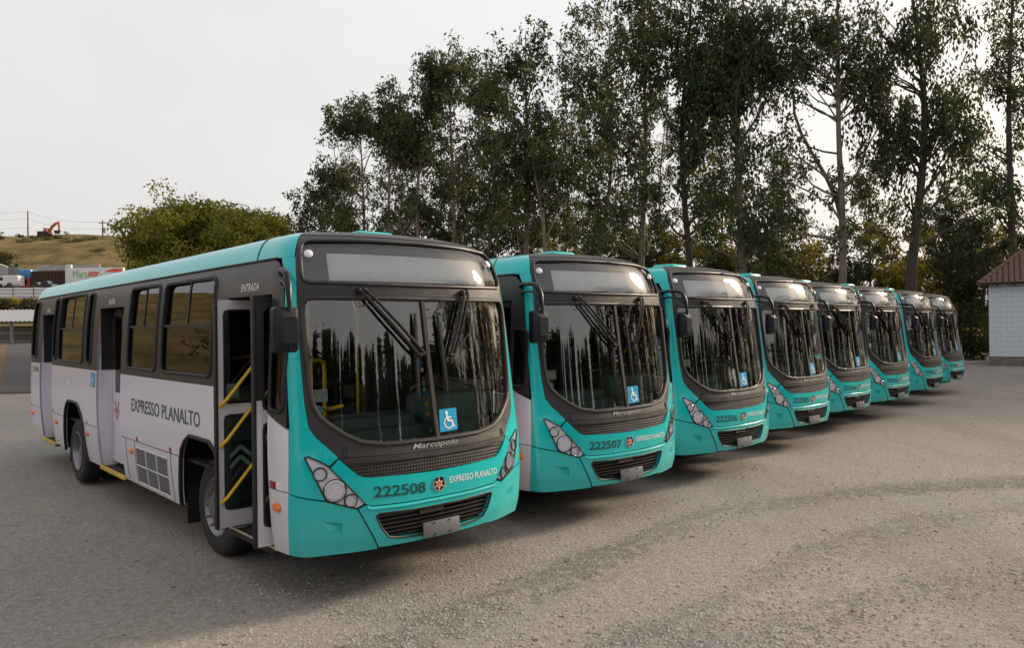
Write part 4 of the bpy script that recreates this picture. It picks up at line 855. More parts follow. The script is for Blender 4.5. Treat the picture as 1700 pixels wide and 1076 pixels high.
def leaves(C, per, spread, size, droop, rg, width=.22, tone_amp=.35):
    """clumps of narrow leaves around the centres C (n,3)"""
    n = len(C); k = rg.poisson(per, n); idx = np.repeat(np.arange(n), k); N_ = len(idx)
    sp = rg.uniform(.6, 1.35, n)[idx][:, None]
    d = rg.normal(size=(N_, 3)); d *= (rg.random(N_)**.45/np.maximum(np.linalg.norm(d, axis=1), 1e-6))[:, None]
    off = d*np.array(spread)*sp; off[:, 2] -= droop*rg.random(N_)**2*spread[2]*1.6
    P = C[idx]+off
    ax = rg.normal(size=(N_, 3))*.55; ax[:, 2] -= droop*1.1+.15; ax += off*.5; ax /= np.linalg.norm(ax, axis=1)[:, None]
    sd = np.cross(ax, rg.normal(size=(N_, 3))); sd /= np.linalg.norm(sd, axis=1)[:, None]
    L = (size*rg.uniform(.6, 1.4, N_))[:, None]; W = L*width
    Q = np.stack([P, P+ax*L*.5+sd*W, P+ax*L, P+ax*L*.5-sd*W], 1)
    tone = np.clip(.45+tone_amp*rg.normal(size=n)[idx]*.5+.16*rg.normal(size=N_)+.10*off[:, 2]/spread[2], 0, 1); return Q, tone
LEAF_N, LEAF_S = 1.25, .66
def limb(b, p0, p1, r0, r1, rg, wob=.08, n=6, sag=0.):
    p0 = Vector(p0); p1 = Vector(p1); L = (p1-p0).length; P = []; a_ = rg.normal(size=3)*wob*L*.8; b_ = rg.normal(size=3)*wob*L*.3
    for i in range(n+1):
        f = i/n; q = p0.lerp(p1, f); k = math.sin(math.pi*f); k2 = math.sin(2*math.pi*f)
        q += Vector((a_[0]*k+b_[0]*k2, a_[1]*k+b_[1]*k2, sag*L*k+.6*(a_[2]*k+b_[2]*k2))); P.append(q)
    b.tube(P, [r0+(r1-r0)*(i/n) for i in range(n+1)], 7); return P
def tree(name, label, base, height, r0, crown, leafmat, bark, seed, nclump=90, per=70, size=.34, droop=.5, spread=(.7, .7, .75), lean=(0, 0), forks=(), group=None, cat='tree', width=.20, bare=.35, limbs=True, drop=None, tone=.35):
    """crown: list of (height, dx, dy, radius_x, radius_z, weight) lobes relative to the base"""
    rg = np.random.default_rng(seed); root = empty(name, base, 0, label, cat, group)
    tb = MB(); wv = rg.normal(size=3)*height*.009; nT = 12; TP = []
    for i in range(nT+1):
        f = i/nT; TP.append(Vector((lean[0]*f**1.3+wv[0]*math.sin(math.pi*f)+wv[2]*math.sin(2.6*math.pi*f), lean[1]*f**1.3+wv[1]*math.sin(math.pi*f), -.3+(height+.3)*f)))
    tb.tube(TP, [r0*(1.15 if i == 0 else 1)*(1-.88*(i/nT)**1.1) for i in range(nT+1)], 10)
    def trunk_at(z):
        f = min(max((z+.3)/(height+.3), 0), .999)*nT; i = int(f); return TP[i].lerp(TP[i+1], f-i), r0*(1-.88*(f/nT)**1.1)
    for (z0, x1, y1, z1, rr) in forks:
        p, tr_ = trunk_at(z0); limb(tb, p, (x1, y1, z1), min(tr_*.8, rr), rr*.25, rg, .10, 8)
    ws = np.array([c[5] for c in crown], float); ws /= ws.sum(); C = []
    nclump = int(nclump*.95)
    for _ in range(nclump):
        c = crown[rg.choice(len(crown), p=ws)]; d = rg.normal(size=3); d /= np.linalg.norm(d); rr = rg.random()**.42
        C.append((c[1]+d[0]*rr*c[3], c[2]+d[1]*rr*c[3], c[0]+d[2]*rr*c[4]))
    C = np.array(C)[:max(8, int(nclump*.48))]
    if limbs:
        for q in C:
            z0 = max(height*bare*.8, q[2]-rg.uniform(.35, .9)*(math.hypot(q[0]-lean[0]*q[2]/height, q[1])+1.2)); p, tr_ = trunk_at(min(z0, height*.93))
            limb(tb, p, q, max(.018, min(tr_*.45, .09)), .010, rg, .10, 5, -.03)
    ns = 9; big = rg.uniform(.7, 1.5, len(C)); d = rg.normal(size=(len(C), ns, 3)); d /= np.linalg.norm(d, axis=2)[..., None]; d *= (rg.random((len(C), ns))**.5)[..., None]
    SC = (C[:, None, :]+d*np.array(spread)*1.35*big[:, None, None]-np.array((0, 0, 1))*droop*.5*rg.random((len(C), ns))[..., None]**2).reshape(-1, 3)
    for q in SC[::3]:
        p_ = C[np.argmin(((C-q)**2).sum(1))]; tb.tube([p_, (p_+q)/2+rg.normal(size=3)*.06, q], [.016, .011, .005], 4)
    tt = np.repeat(rg.normal(size=len(C)), ns)*.12
    Q, tn_ = leaves(SC, per*LEAF_N*.22, np.array(spread)*.46, size*LEAF_S, droop, rg, width, tone); tn_ = np.clip(tn_, 0, 1)
    link('trunk', tb.mesh('trunk', True, 60), bark, root); link('crown', quads('crown', Q, tn_), leafmat, root)
    return root
def euc(px, D, label, top, lobes, r0=.22, seed=0, nclump=90, per=80, forks=(), lean_px=0, **kw):
    """lobes given in photo pixels at the tree's depth: (px, py, rx_px, rz_px, weight)"""
    B = at(px, 560, D); zb = float(gbase(B.x, B.y)); k = D/F_PX; base = (B.x, D, zb)
    def up(x, y): w_ = at(x, y, D); return w_.x-B.x, w_.z-zb
    cr_ = []
    for (x, y, rx, rz, wt) in lobes:
        dx, dz = up(x, y); cr_.append((dz, dx, (hash((seed, x, y)) % 100/100-.5)*rx*k*.8, rx*k, rz*k, wt))
    H = up(px+lean_px, top)[1]; lx = up(px+lean_px, top)[0]
    fk = []
    for (z0y, x, y, rp) in forks: fk.append((up(px, z0y)[1], up(x, y)[0], 0, up(x, y)[1], rp))
    return tree('eucalyptus_tree', label, base, H, r0, cr_, kw.pop('leafmat', 'leaf_eucalyptus'), kw.pop('bark', 'bark_pale'), seed, nclump, per, forks=fk, lean=(lx, 0), group='eucalyptus trees behind the buses', **kw)
euc(497, 47, 'small round-crowned eucalyptus beside the bamboo clump', 315, [(520, 335, 42, 34, 3), (565, 335, 30, 26, 1.2), (500, 380, 40, 28, 1)], .12, 1, 46, 90)
euc(607, 46, 'slender eucalyptus at the open end of the tree row, crown hanging outward', 190, [(590, 205, 55, 38, 3), (545, 250, 22, 50, 2), (565, 300, 26, 40, .8), (620, 190, 40, 30, 2), (590, 385, 50, 28, .7)], .14, 2, 80, 85, lean_px=-8, forks=((330, 555, 235, .06), (300, 640, 190, .06)))
euc(637, 44, 'pale-trunked eucalyptus second in from the bamboo end of the row', 170, [(650, 185, 45, 36, 3), (655, 240, 45, 40, 2.4), (625, 350, 40, 40, .8), (680, 330, 36, 40, .8)], .15, 3, 76, 85, lean_px=8, forks=((320, 690, 220, .06),))
euc(697, 43, 'eucalyptus with twin thin stems and a sparse lower crown', 135, [(690, 190, 40, 60, 2), (700, 250, 42, 55, 2), (670, 360, 40, 45, .8), (715, 345, 38, 50, 1)], .15, 4, 76, 85, lean_px=10)
euc(764, 42, 'eucalyptus with a dense rounded head standing above its neighbours', 88, [(742, 115, 42, 36, 4), (725, 165, 38, 40, 2.5), (770, 230, 60, 60, 2.5), (760, 310, 60, 60, 2.2), (790, 390, 50, 40, 1)], .17, 5, 130, 85, lean_px=-18, forks=((300, 795, 190, .08),))
euc(806, 45, 'eucalyptus of narrow feathery crown behind the dense-headed one', 105, [(805, 140, 34, 40, 2), (815, 190, 38, 50, 2), (830, 270, 50, 60, 2), (840, 350, 55, 60, 1.8)], .15, 6, 100, 85, lean_px=0)
euc(874, 40, 'tall straight eucalyptus with an airy pointed top', 55, [(870, 80, 42, 34, 1.4), (850, 130, 48, 46, 2), (895, 150, 42, 46, 2), (870, 230, 66, 60, 2), (900, 300, 60, 55, 2), (860, 330, 60, 60, 1.4)], .19, 7, 130, 78, forks=((200, 835, 110, .05), (180, 905, 95, .05)))
euc(924, 38, 'leaning eucalyptus with a bare crooked lower trunk', 200, [(900, 215, 50, 50, 2), (925, 280, 50, 40, 1.6), (955, 350, 55, 40, 1.4)], .16, 8, 64, 80, lean_px=-42)
euc(1000, 41, 'airy eucalyptus with long thin twigs reaching to the open sky', -15, [(1010, 30, 60, 60, 1.6), (965, 75, 50, 40, 1.3), (970, 150, 60, 40, 2), (990, 210, 60, 40, 2), (975, 275, 55, 45, 2), (1010, 340, 60, 50, 1.6)], .15, 9, 120, 74, lean_px=25)
euc(1073, 37, 'broad dark eucalyptus behind the second and third buses', -60, [(1050, 120, 60, 60, 3), (1030, 180, 46, 46, 2), (1075, 60, 60, 60, 2), (1050, 230, 60, 50, 2), (1095, 0, 60, 60, 2), (1060, 310, 60, 55, 1.2), (1030, 380, 60, 40, .8)], .20, 10, 150, 80, forks=((260, 1020, 160, .07),))
euc(1141, 36, 'straight dark-trunked eucalyptus with a thick middle crown', -60, [(1165, 100, 55, 60, 3), (1160, 170, 55, 50, 3), (1140, 250, 55, 55, 2.4), (1150, 20, 60, 60, 2), (1180, 320, 50, 60, 1.2), (1120, 330, 50, 60, 1)], .21, 11, 160, 82, bark='bark_dark', forks=((200, 1190, 90, .07), (230, 1105, 120, .07)))
euc(1231, 35, 'eucalyptus with a drooping dark crown hung with long leaf curtains', -70, [(1230, 50, 60, 60, 3), (1240, 120, 60, 60, 3), (1200, 160, 50, 60, 2), (1270, 100, 50, 60, 2), (1225, 260, 46, 60, 1), (1265, 350, 60, 60, 1.4), (1200, 370, 60, 50, 1)], .22, 12, 165, 82, droop=.9, spread=(.65, .65, 1.0), forks=((240, 1290, 110, .08), (210, 1170, 60, .08)))
euc(1380, 34, 'forked eucalyptus with two pale diverging stems and thin high crown', -90, [(1330, 40, 60, 60, 2.5), (1390, 40, 60, 60, 3), (1310, 110, 46, 50, 1.6), (1385, 100, 50, 40, 2), (1440, 90, 36, 50, 1.4), (1310, 260, 36, 60, .5), (1420, 330, 60, 60, .7), (1300, 200, 40, 50, .5)], .20, 13, 120, 74, forks=((395, 1322, 120, .17), (400, 1290, 380, .10), (320, 1475, 190, .08), (190, 1420, 90, .09), (380, 1250, 280, .06)), lean_px=-2)
euc(1518, 33, 'thick straight eucalyptus trunk hung with dark leaf curtains', -110, [(1500, 20, 80, 60, 3), (1555, 40, 60, 60, 2), (1470, 90, 36, 50, 1.6), (1590, 150, 30, 50, 1.6), (1482, 235, 26, 60, 2.2), (1455, 170, 24, 36, 1.2), (1530, 190, 30, 60, 1.6), (1590, 240, 50, 60, 1), (1500, 320, 40, 40, .7)], .25, 14, 130, 82, bark='bark_dark', droop=1.0, spread=(.6, .6, 1.1), forks=((110, 1455, 30, .11), (150, 1580, 60, .12), (300, 1620, 95, .07), (415, 1640, 345, .06), (240, 1590, 185, .05)))
euc(1683, 42, 'dark bare-trunked eucalyptus rising behind the white hut', -120, [(1690, 10, 50, 60, 2), (1650, 60, 36, 50, 1.4), (1665, 130, 32, 40, 1), (1730, 80, 50, 60, 1.4), (1640, 250, 50, 70, 1), (1660, 330, 50, 50, .9)], .24, 15, 90, 76, bark='bark_dark')
FILL = [(575, 55, 250, [(575, 300, 40, 40, 1), (560, 350, 40, 40, 1)], 'beyond the slender tree'), (672, 56, 190, [(672, 260, 44, 50, 1), (665, 330, 46, 46, 1)], 'beyond the pale-trunked tree'), (735, 54, 200, [(735, 270, 50, 60, 1), (730, 350, 50, 50, 1)], 'beyond the twin-stemmed tree'), (815, 55, 200, [(812, 260, 50, 60, 1), (800, 340, 55, 50, 1)], 'beyond the feathery tree'),
        (940, 53, 140, [(935, 200, 46, 60, 1), (930, 290, 56, 60, 1), (950, 370, 50, 40, 1)], 'beyond the leaning tree'), (1105, 52, 120, [(1100, 190, 46, 60, 1), (1105, 280, 56, 60, 1), (1100, 360, 50, 46, 1)], 'between the broad dark tree and the straight dark trunk'), (1195, 50, 150, [(1195, 250, 46, 60, 1), (1190, 330, 52, 52, 1)], 'beside the drooping crown'),
        (1300, 50, 180, [(1290, 270, 44, 60, 1), (1300, 350, 50, 52, 1)], 'beside the forked tree'), (1440, 52, 230, [(1440, 300, 40, 50, .8), (1430, 380, 50, 50, 1)], 'between the forked tree and the thick trunk'), (1575, 48, 220, [(1575, 300, 46, 60, .9), (1570, 380, 50, 55, 1)], 'between the thick trunk and the hut'), (1630, 50, 260, [(1630, 330, 40, 60, .9), (1625, 400, 44, 50, 1)], 'close behind the hut roof')]
for i, (px, D, top, lb, wh) in enumerate(FILL): euc(px, D, 'thin young eucalyptus '+wh+', farther back', top, lb, .10, 60+i, 58, 84, bark='bark_dark')
# lower trees and undergrowth behind the row
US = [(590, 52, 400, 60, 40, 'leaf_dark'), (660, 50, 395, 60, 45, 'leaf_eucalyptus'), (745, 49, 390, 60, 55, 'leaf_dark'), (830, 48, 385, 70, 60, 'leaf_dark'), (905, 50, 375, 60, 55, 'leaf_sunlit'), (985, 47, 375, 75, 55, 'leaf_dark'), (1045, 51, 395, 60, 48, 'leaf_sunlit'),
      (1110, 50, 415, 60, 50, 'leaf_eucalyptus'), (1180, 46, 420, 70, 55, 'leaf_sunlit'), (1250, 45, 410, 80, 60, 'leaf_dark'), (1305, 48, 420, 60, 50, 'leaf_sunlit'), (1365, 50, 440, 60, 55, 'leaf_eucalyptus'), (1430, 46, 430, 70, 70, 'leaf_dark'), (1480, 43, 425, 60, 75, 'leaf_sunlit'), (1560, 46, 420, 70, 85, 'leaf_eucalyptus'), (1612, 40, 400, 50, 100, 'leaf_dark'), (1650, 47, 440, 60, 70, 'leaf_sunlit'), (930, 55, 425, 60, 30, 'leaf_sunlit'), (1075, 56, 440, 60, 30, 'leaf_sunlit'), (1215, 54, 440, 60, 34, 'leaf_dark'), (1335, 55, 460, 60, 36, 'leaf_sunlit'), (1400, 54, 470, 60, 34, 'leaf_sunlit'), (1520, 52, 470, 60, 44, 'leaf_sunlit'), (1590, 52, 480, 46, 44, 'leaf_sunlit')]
wh_ = ['below the slender eucalyptus', 'under the pale-trunked eucalyptus', 'under the dense-headed eucalyptus', 'under the feathery eucalyptus', 'under the tall straight eucalyptus', 'below the leaning eucalyptus', 'between the airy and the broad dark eucalyptus', 'beside the straight dark trunk', 'between the straight dark trunk and the drooping crown', 'under the drooping leaf curtains', 'between the drooping crown and the forked tree', 'behind the forked eucalyptus', 'to the hut side of the forked eucalyptus', 'against the thick straight trunk', 'between the thick trunk and the hut', 'standing dark and narrow near the hut', 'behind the hut roof', 'low behind the leaning eucalyptus', 'low behind the broad dark eucalyptus', 'low behind the drooping crown', 'low to the near side of the forked stems', 'low behind the forked stems', 'low behind the thick straight trunk', 'low between the last bus and the hut']
ad = {'leaf_dark': 'dark leafy undergrowth tree ', 'leaf_eucalyptus': 'grey-green undergrowth tree ', 'leaf_sunlit': 'undergrowth tree with sunlit yellow-green put into its leaf colour '}
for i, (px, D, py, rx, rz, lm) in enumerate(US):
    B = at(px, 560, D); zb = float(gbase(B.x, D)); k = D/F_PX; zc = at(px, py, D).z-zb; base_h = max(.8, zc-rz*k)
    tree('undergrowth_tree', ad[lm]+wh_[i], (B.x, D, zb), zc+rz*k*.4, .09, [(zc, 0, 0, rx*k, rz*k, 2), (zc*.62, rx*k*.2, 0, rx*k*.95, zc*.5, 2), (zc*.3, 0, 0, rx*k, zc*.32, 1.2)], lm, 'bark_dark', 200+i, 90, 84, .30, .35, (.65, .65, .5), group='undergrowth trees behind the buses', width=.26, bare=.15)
# bamboo clump
def bamboo():
    D = 40; B = at(345, 560, D); zb = float(gbase(B.x, D)); rg = np.random.default_rng(77); k = D/F_PX
    root = empty('bamboo_clump', (B.x, D, zb), 0, 'wide bright green bamboo clump with feathery arching top behind the open-door bus', 'bamboo')
    C = []
    out_ = [(215, 420), (235, 385), (258, 362), (285, 348), (305, 350), (335, 342), (358, 340), (385, 348), (425, 345), (455, 352), (475, 366)]
    for i in range(46):
        f = rg.random(); x = 240+225*f; ytop = np.interp(x, [p_[0] for p_ in out_], [p_[1] for p_ in out_])+abs(rg.normal())*22
        tip = at(x, ytop, D); p1 = Vector((tip.x-B.x, rg.normal()*2.2, tip.z-zb)); p0 = Vector((p1.x*.30+rg.normal()*.5, p1.y*.3, 0))
        b_ = MB(); P = []
        for j in range(9):
            g = j/8; q = Vector((p0.x+(p1.x-p0.x)*g**1.8, p0.y+(p1.y-p0.y)*g**1.8, p1.z*math.sin(g*math.pi/2)**.9)); P.append(q)
        b_.tube(P[:7], [.045*(1-.85*j/8) for j in range(7)], 6); P = P[:8]; link('stem', b_.mesh('stem'), 'bamboo_stem', root)
        for q in range(9):
            g = rg.uniform(.25, 1.05); C.append(tuple(np.array(P[min(7, int(g*8))])+rg.normal(size=3)*(.45, .45, .3)))
    for _ in range(420):
        x = rg.uniform(236, 468); yt = np.interp(x, [p_[0] for p_ in out_], [p_[1] for p_ in out_]); y = yt+8+(460-yt)*rg.random()**1.2; w_ = at(x, y, D); C.append((w_.x-B.x, rg.normal()*1.7, w_.z-zb))
    Q, tn_ = leaves(np.array(C), 130, (.65, .65, .45), .18, .35, rg, .24, .42); link('foliage', quads('bamboo', Q, tn_), 'leaf_bamboo', root)
mat('bamboo_stem', (.13, .12, .03), .6)
bamboo()
# trees on the right of the lot, beside the camera: outside the frame, they show in the windscreens
CON = [(43*math.sin(R(a))+.8*math.sin(3*a), 7+43*math.cos(R(a))+.8*math.cos(2*a), 7.2+.042*(a-92)+1.1*math.sin(2.7*a)+.8*math.sin(5.1*a+1)) for a in np.arange(92, 172, 2.3)]+[(48*math.sin(R(a)), 7+48*math.cos(R(a)), 5.4+.026*(a-92)+.7*math.sin(3.3*a)) for a in np.arange(93, 172, 2.9)]
for i, (x, y, h) in enumerate(CON):
    rg = np.random.default_rng(400+i); root = empty('conifer_tree', (x, y, 0), 0, 'dark pointed conifer in the row facing the buses', 'tree', 'conifers facing the buses')
    C = []
    for _ in range(130):
        z = .03*h+.97*h*rg.random()**1.25; r_ = (1-(z/h))*.27*h+.10; a = rg.uniform(0, 6.28); q = r_*rg.random()**.4; C.append((q*math.cos(a), q*math.sin(a), z))
    Q, tn_ = leaves(np.array(C), 55, (.6, .6, .7), .42, .5, rg, .24, .3); link('trunk', MB().tube([(0, 0, -.2), (0, 0, h*.5), (0, 0, h)], [.2, .12, .02], 8).mesh('ct'), 'bark_dark', root); link('crown', quads('con', Q, tn_), 'leaf_dark', root)
for i, (x, y, h) in enumerate([(33, 4.6, 16), (36, 7.6, 19), (32.5, 10.4, 17), (35, 13.2, 18), (33, 16.4, 13), (37, 19, 11), (34, 21.4, 9.5), (38, 24.6, 11), (35, 27.4, 9.5), (39, 30, 11.5), (36, 33, 14), (31, 44, 19), (35.5, 41, 20), (40, 38, 20), (37, 48, 21), (43, 44, 20)]):
    tree('eucalyptus_tree', 'tall loose-crowned eucalyptus beside the lot, facing the buses', (x, y, .1), h, .22, [(h*.85, 0, 0, 2.6, 2.6, 2), (h*.65, .6, .5, 2.8, 2.8, 2), (h*.45, -.4, -.6, 2.6, 2.6, 1.6), (h*.2, 0, .3, 2.4, 2.4, 1.3)], 'leaf_eucalyptus', 'bark_dark', 500+i, 120, 70, .36, .8, (.7, .7, 1.0), group='eucalyptus trees facing the buses')

# ------------------------------------------------------------------ far left: shed, fence, trucks and the hill top
mat('zinc', (.30, .31, .32), .5, metal=.3, noise=(1.5, .2)); mat('zinc_dark', (.16, .165, .17), .6, noise=(2, .25)); mat('white_sheet', (.62, .62, .63), .5, noise=(1.5, .12))
mat('concrete', (.36, .355, .345), .9, noise=(.6, .2)); mat('post_steel', (.22, .23, .24), .5)
mat('truck_blue', (.02, .16, .38), .4, coat=.4); mat('truck_red', (.42, .05, .03), .45); mat('cage_rust', (.075, .035, .028), .8, noise=(1, .4)); mat('cage_gap', (.02, .015, .014), .9)
mat('van_white', (.68, .68, .68), .35, coat=.5); mat('car_dark', (.03, .034, .04), .25, coat=.8); mat('car_glass', (.01, .012, .014), .08)
mat('excavator_red', (.42, .13, .06), .5, noise=(2, .2)); mat('wood_pole', (.11, .085, .075), .9); mat('sign_green', (.10, .48, .10), .5); mat('sign_red', (.68, .10, .06), .5)
def corrugated(name, w_, h, pitch, amp, axis='v', th=.0):
    """ribbed sheet in x-z, ribs along z ('v') or along x ('h')"""
    L = w_ if axis == 'v' else h; n = int(L/pitch*4); V = []; Fc = []
    for i in range(n+1):
        a = L*i/n; d = amp*(1 if (i % 4) < 2 else -1)
        V += [(a, d, 0), (a, d, h)] if axis == 'v' else [(0, d, a), (w_, d, a)]
        if i: b = 2*i; Fc.append((b-2, b, b+1, b-1))
    return mesh_from(name, V, Fc, False)
# open shed with a ribbed lean-to roof
D0 = 58.; zs = float(gbase(-40, D0)); pL = at(-60, 568, D0).x; pR = at(175, 568, D0).x; Wd = pR-pL
shed = empty('tin_shed', (pL, D0, zs), 0, 'low open shed with ribbed metal roof and horizontal sheet walls beyond the road', 'shed')
z_e = at(20, 534, D0).z-zs; z_r = at(20, 515, D0+4).z-zs
rf_ = link('roof', corrugated('shed_roof', Wd, math.hypot(4, z_r-z_e), .34, .03), 'zinc', shed); rf_.location = (0, -.5, z_e); rf_.rotation_euler = (-(math.pi/2-math.atan2(z_r-z_e, 4)), 0, 0)
z_w = at(20, 541, D0).z-zs
nsh = 6
for i in range(nsh):
    hh = z_w/nsh; q = link('wall_sheet', corrugated('sheet', Wd, hh-.01, .14, .018, 'h'), 'zinc_dark' if i % 3 else 'zinc', shed); q.location = (0, 3.4, i*hh)
for i in range(7): link('post', MB().box(i*Wd/6-.08, i*Wd/6+.08, 0, .16, -.4, z_e+.02).mesh('sp', False), 'post_steel', shed)
link('eave_beam', MB().box(0, Wd, -.03, .10, z_e-.16, z_e-.03).mesh('eb', False), 'post_steel', shed)
# white sheet fence on the bank
D1 = 118.; xa = at(-80, 490, D1).x; xb = at(260, 490, D1).x; zf = at(30, 495, D1).z; zt = at(30, 478, D1).z; npan = 10
fen = empty('sheet_fence', (xa, D1, zf), 0, 'long white ribbed metal sheet fence along the bank above the shed', 'fence')
pw = (xb-xa)/npan
for i in range(npan):
    q = link('fence_panel', corrugated('fp', pw-.12, zt-zf, .5, .03, 'h'), 'white_sheet', fen); q.location = (i*pw+.06, 0, 0)
    link('fence_post', MB().box(i*pw-.06, i*pw+.06, -.08, .08, -1.0, zt-zf+.05).mesh('fpo', False), 'post_steel', fen)
# concrete wall climbing the slope
PA, PB = at(-30, 428, 150), at(36, 452, 150)
link('retaining_wall', mesh_from('rw', [(PA.x, 150, PA.z), (PB.x, 150, PB.z), (PB.x, 150, PB.z-3), (PA.x, 150, PA.z-3.4), (PA.x, 151, PA.z), (PB.x, 151, PB.z), (PB.x, 151, PB.z-3), (PA.x, 151, PA.z-3.4)], [(3, 2, 1, 0), (4, 5, 6, 7), (0, 1, 5, 4), (1, 2, 6, 5), (2, 3, 7, 6), (3, 0, 4, 7)], False), 'concrete', label='grey concrete wall sloping down the hillside behind the white van', category='wall')
PC, PD = at(60, 441, 152), at(165, 441, 152)
link('yard_wall', MB().box(PC.x, PD.x, 152, 152.4, PC.z-4, PC.z).mesh('yw', False), 'concrete', label='straight grey concrete wall behind the cage truck', category='wall')
q0, q1 = at(13, 443, 146), at(31, 470, 146)
bd_ = empty('dark_board', (q0.x, 146, q1.z-2), 0, 'dark grey square board standing behind the white van', 'board')
link('panel', MB().rbox(0, q1.x-q0.x, 0, .15, 2, 2+q0.z-q1.z, .05).mesh('bdp'), 'zinc_dark', bd_); link('post', MB().box(.1, .25, .15, .3, -1, 2.5).mesh('bdq', False), 'post_steel', bd_); link('post', MB().box(q1.x-q0.x-.25, q1.x-q0.x-.1, .15, .3, -1, 2.5).mesh('bdq2', False), 'post_steel', bd_)
# cage truck
DT = 128.; tx = at(28, 478, DT).x; zp = at(28, 479, DT).z-.9
trk = empty('cage_truck', (tx, DT, zp), 0, 'blue and red lorry with a tall slatted cargo cage', 'truck')
cabw = at(49, 470, DT).x-tx; ztop = at(28, 446, DT).z-zp
link('cab', MB().rbox(0, cabw, 0, 2.4, .9, ztop*.62, .15).mesh('cab'), 'truck_red', trk); link('cab_roof', MB().rbox(.1, cabw+.2, .05, 2.35, ztop*.6, ztop*.98, .25).mesh('cr'), 'truck_blue', trk)
link('side_window', MB().rbox(.25, cabw-.3, -.03, .1, ztop*.40, ztop*.60, .06).mesh('sw2'), 'car_glass', trk)
cx0 = cabw+.35; cx1 = at(116, 470, DT).x-tx; cg = link('cargo_cage', MB().box(cx0+.1, cx1-.1, .12, 2.3, 1.2, ztop*.90).mesh('cc', False), 'cage_gap', trk)
for i in range(8): link('slat', MB().box(cx0, cx1, -.02, .06, 1.2+i*(ztop*.92-1.2)/8, 1.2+i*(ztop*.92-1.2)/8+.16).mesh('cs', False), 'cage_rust', cg)
for i in range(13): link('stake', MB().box(cx0+i*(cx1-cx0-.1)/12, cx0+i*(cx1-cx0-.1)/12+.1, -.06, -.02, 1.0, ztop*.94).mesh('ck', False), 'cage_rust', cg)
link('chassis', MB().box(.3, cx1, .3, 2.1, .7, 1.1).mesh('tch', False), 'cage_gap', trk)
for x in (1.0, cx0+3, cx0+4.3, cx1-1.2): link('wheel', MB().lathe([(-.02, .01), (-.05, .3), (0, .5), (.28, .5), (.3, .01)], 20, Matrix.Translation((x, 0, .5)), 'y').mesh('tw_'), 'tyre', trk)
# cars and van
def car(px, py, D, w_px, h_px, material, label, name, shape):
    p_ = at(px, py, D); L = w_px/F_PX*D; H = h_px/F_PX*D; r_ = empty(name, (p_.x, D, p_.z), 0, label, name.split('_')[-1] if name.endswith('van') else 'car')
    V = []; n = len(shape)
    for y, k in ((0, 1.), (.25, 1.03), (1.45, 1.03), (1.7, 1.)): V += [(L*.5+(a-.5)*L*(1 if k == 1. else 1.0), y, b*H*(k if b > .3 else 1)) for a, b in shape]
    Fc = [(i*n+j, i*n+(j+1) % n, (i+1)*n+(j+1) % n, (i+1)*n+j) for i in range(3) for j in range(n)]+[tuple(range(n-1, -1, -1)), tuple(range(3*n, 4*n))]
    link('body', mesh_from('cb', V, Fc, True, 40), material, r_)
    return r_, L, H
VAN = [(0, .15), (0, .55), (.06, .62), (.2, .96), (.3, 1), (.97, 1), (1, .9), (1, .15)]
CAR = [(0, .2), (.0, .5), (.05, .58), (.25, .64), (.38, .95), (.48, 1), (.68, 1), (.82, .68), (.97, .62), (1, .5), (1, .2)]
v_, L, H = car(-6, 478, 126, 36, 20, 'van_white', 'white panel van parked in front of the cage truck', 'white_van', VAN)
link('side_window', MB().rbox(L*.12, L*.30, -.02, .05, H*.60, H*.88, .04).mesh('vw'), 'car_glass', v_)
for k in (.2, .8): link('wheel', MB().lathe([(-.03, .01), (-.03, .2), (0, .34), (.2, .34), (.2, .01)], 18, Matrix.Translation((L*k, 0, H*.16)), 'y').mesh('vwh'), 'tyre', v_)
for i, (px, w_, h_, lb) in enumerate(((6, 17, 11, 'small dark car behind the sheet fence below the white van'), (47, 21, 12, 'dark rounded car behind the sheet fence below the lorry cab'), (60, 26, 14, 'dark saloon car behind the sheet fence below the cargo cage'))):
    c_, L, H = car(px, 480.5, 122+i*.8, w_, h_, 'car_dark', lb, 'dark_car', CAR)
    link('side_window', MB().rbox(L*.36, L*.72, -.02, .05, H*.66, H*.92, .03).mesh('cw'), 'car_glass', c_)
    for k in (.2, .8): link('wheel', MB().lathe([(-.03, .01), (-.03, .2), (0, .32), (.2, .32), (.2, .01)], 18, Matrix.Translation((L*k, 0, H*.2)), 'y').mesh('cwh'), 'tyre', c_)
# white box with the shop sign
s0, s1 = at(108, 445, 124), at(205, 478, 124)
bx_ = empty('sign_board', (s0.x, 124, s1.z-1), 0, 'long white signboard lettered Mart in green with red strokes', 'sign')
Wb, Hb = s1.x-s0.x, s0.z-s1.z+1
link('board', MB().rbox(0, Wb, 0, .6, .3, Hb, .03).mesh('sb_'), 'white_sheet', bx_); link('board_top', MB().rbox(.1, .95, .02, .5, Hb-.01, Hb+.55, .03).mesh('st_'), 'white_sheet', bx_)
for x in (1.5, Wb-1.5): link('post', MB().box(x-.1, x+.1, .2, .4, -2, .31).mesh('sbp', False), 'post_steel', bx_)
def sign_text(txt, px0, px1, py0, py1, material, shear=0.):
    P, Fc = text_flat(txt, .0, shear); a0 = at(px0, py0, 124); a1 = at(px1, py1, 124)
    link('lettering', mesh_from('sgt', [(a0.x-s0.x+(a1.x-a0.x)*p_[0], -.03, a0.z-(s1.z-1)+(a1.z-a0.z)*p_[1]) for p_ in P], Fc, False), material, bx_)
sign_text('Mart', 121, 145, 461, 449, 'sign_green')
for k in range(4):
    a = at(146+k*4.2, 459, 124); b = at(150+k*4.4, 451, 124)
    link('red_stroke', MB().tube([(a.x-s0.x, -.02, a.z-(s1.z-1)), (b.x-s0.x, -.02, b.z-(s1.z-1))], [.10, .14], 6).mesh('rs_'), 'sign_red', bx_)
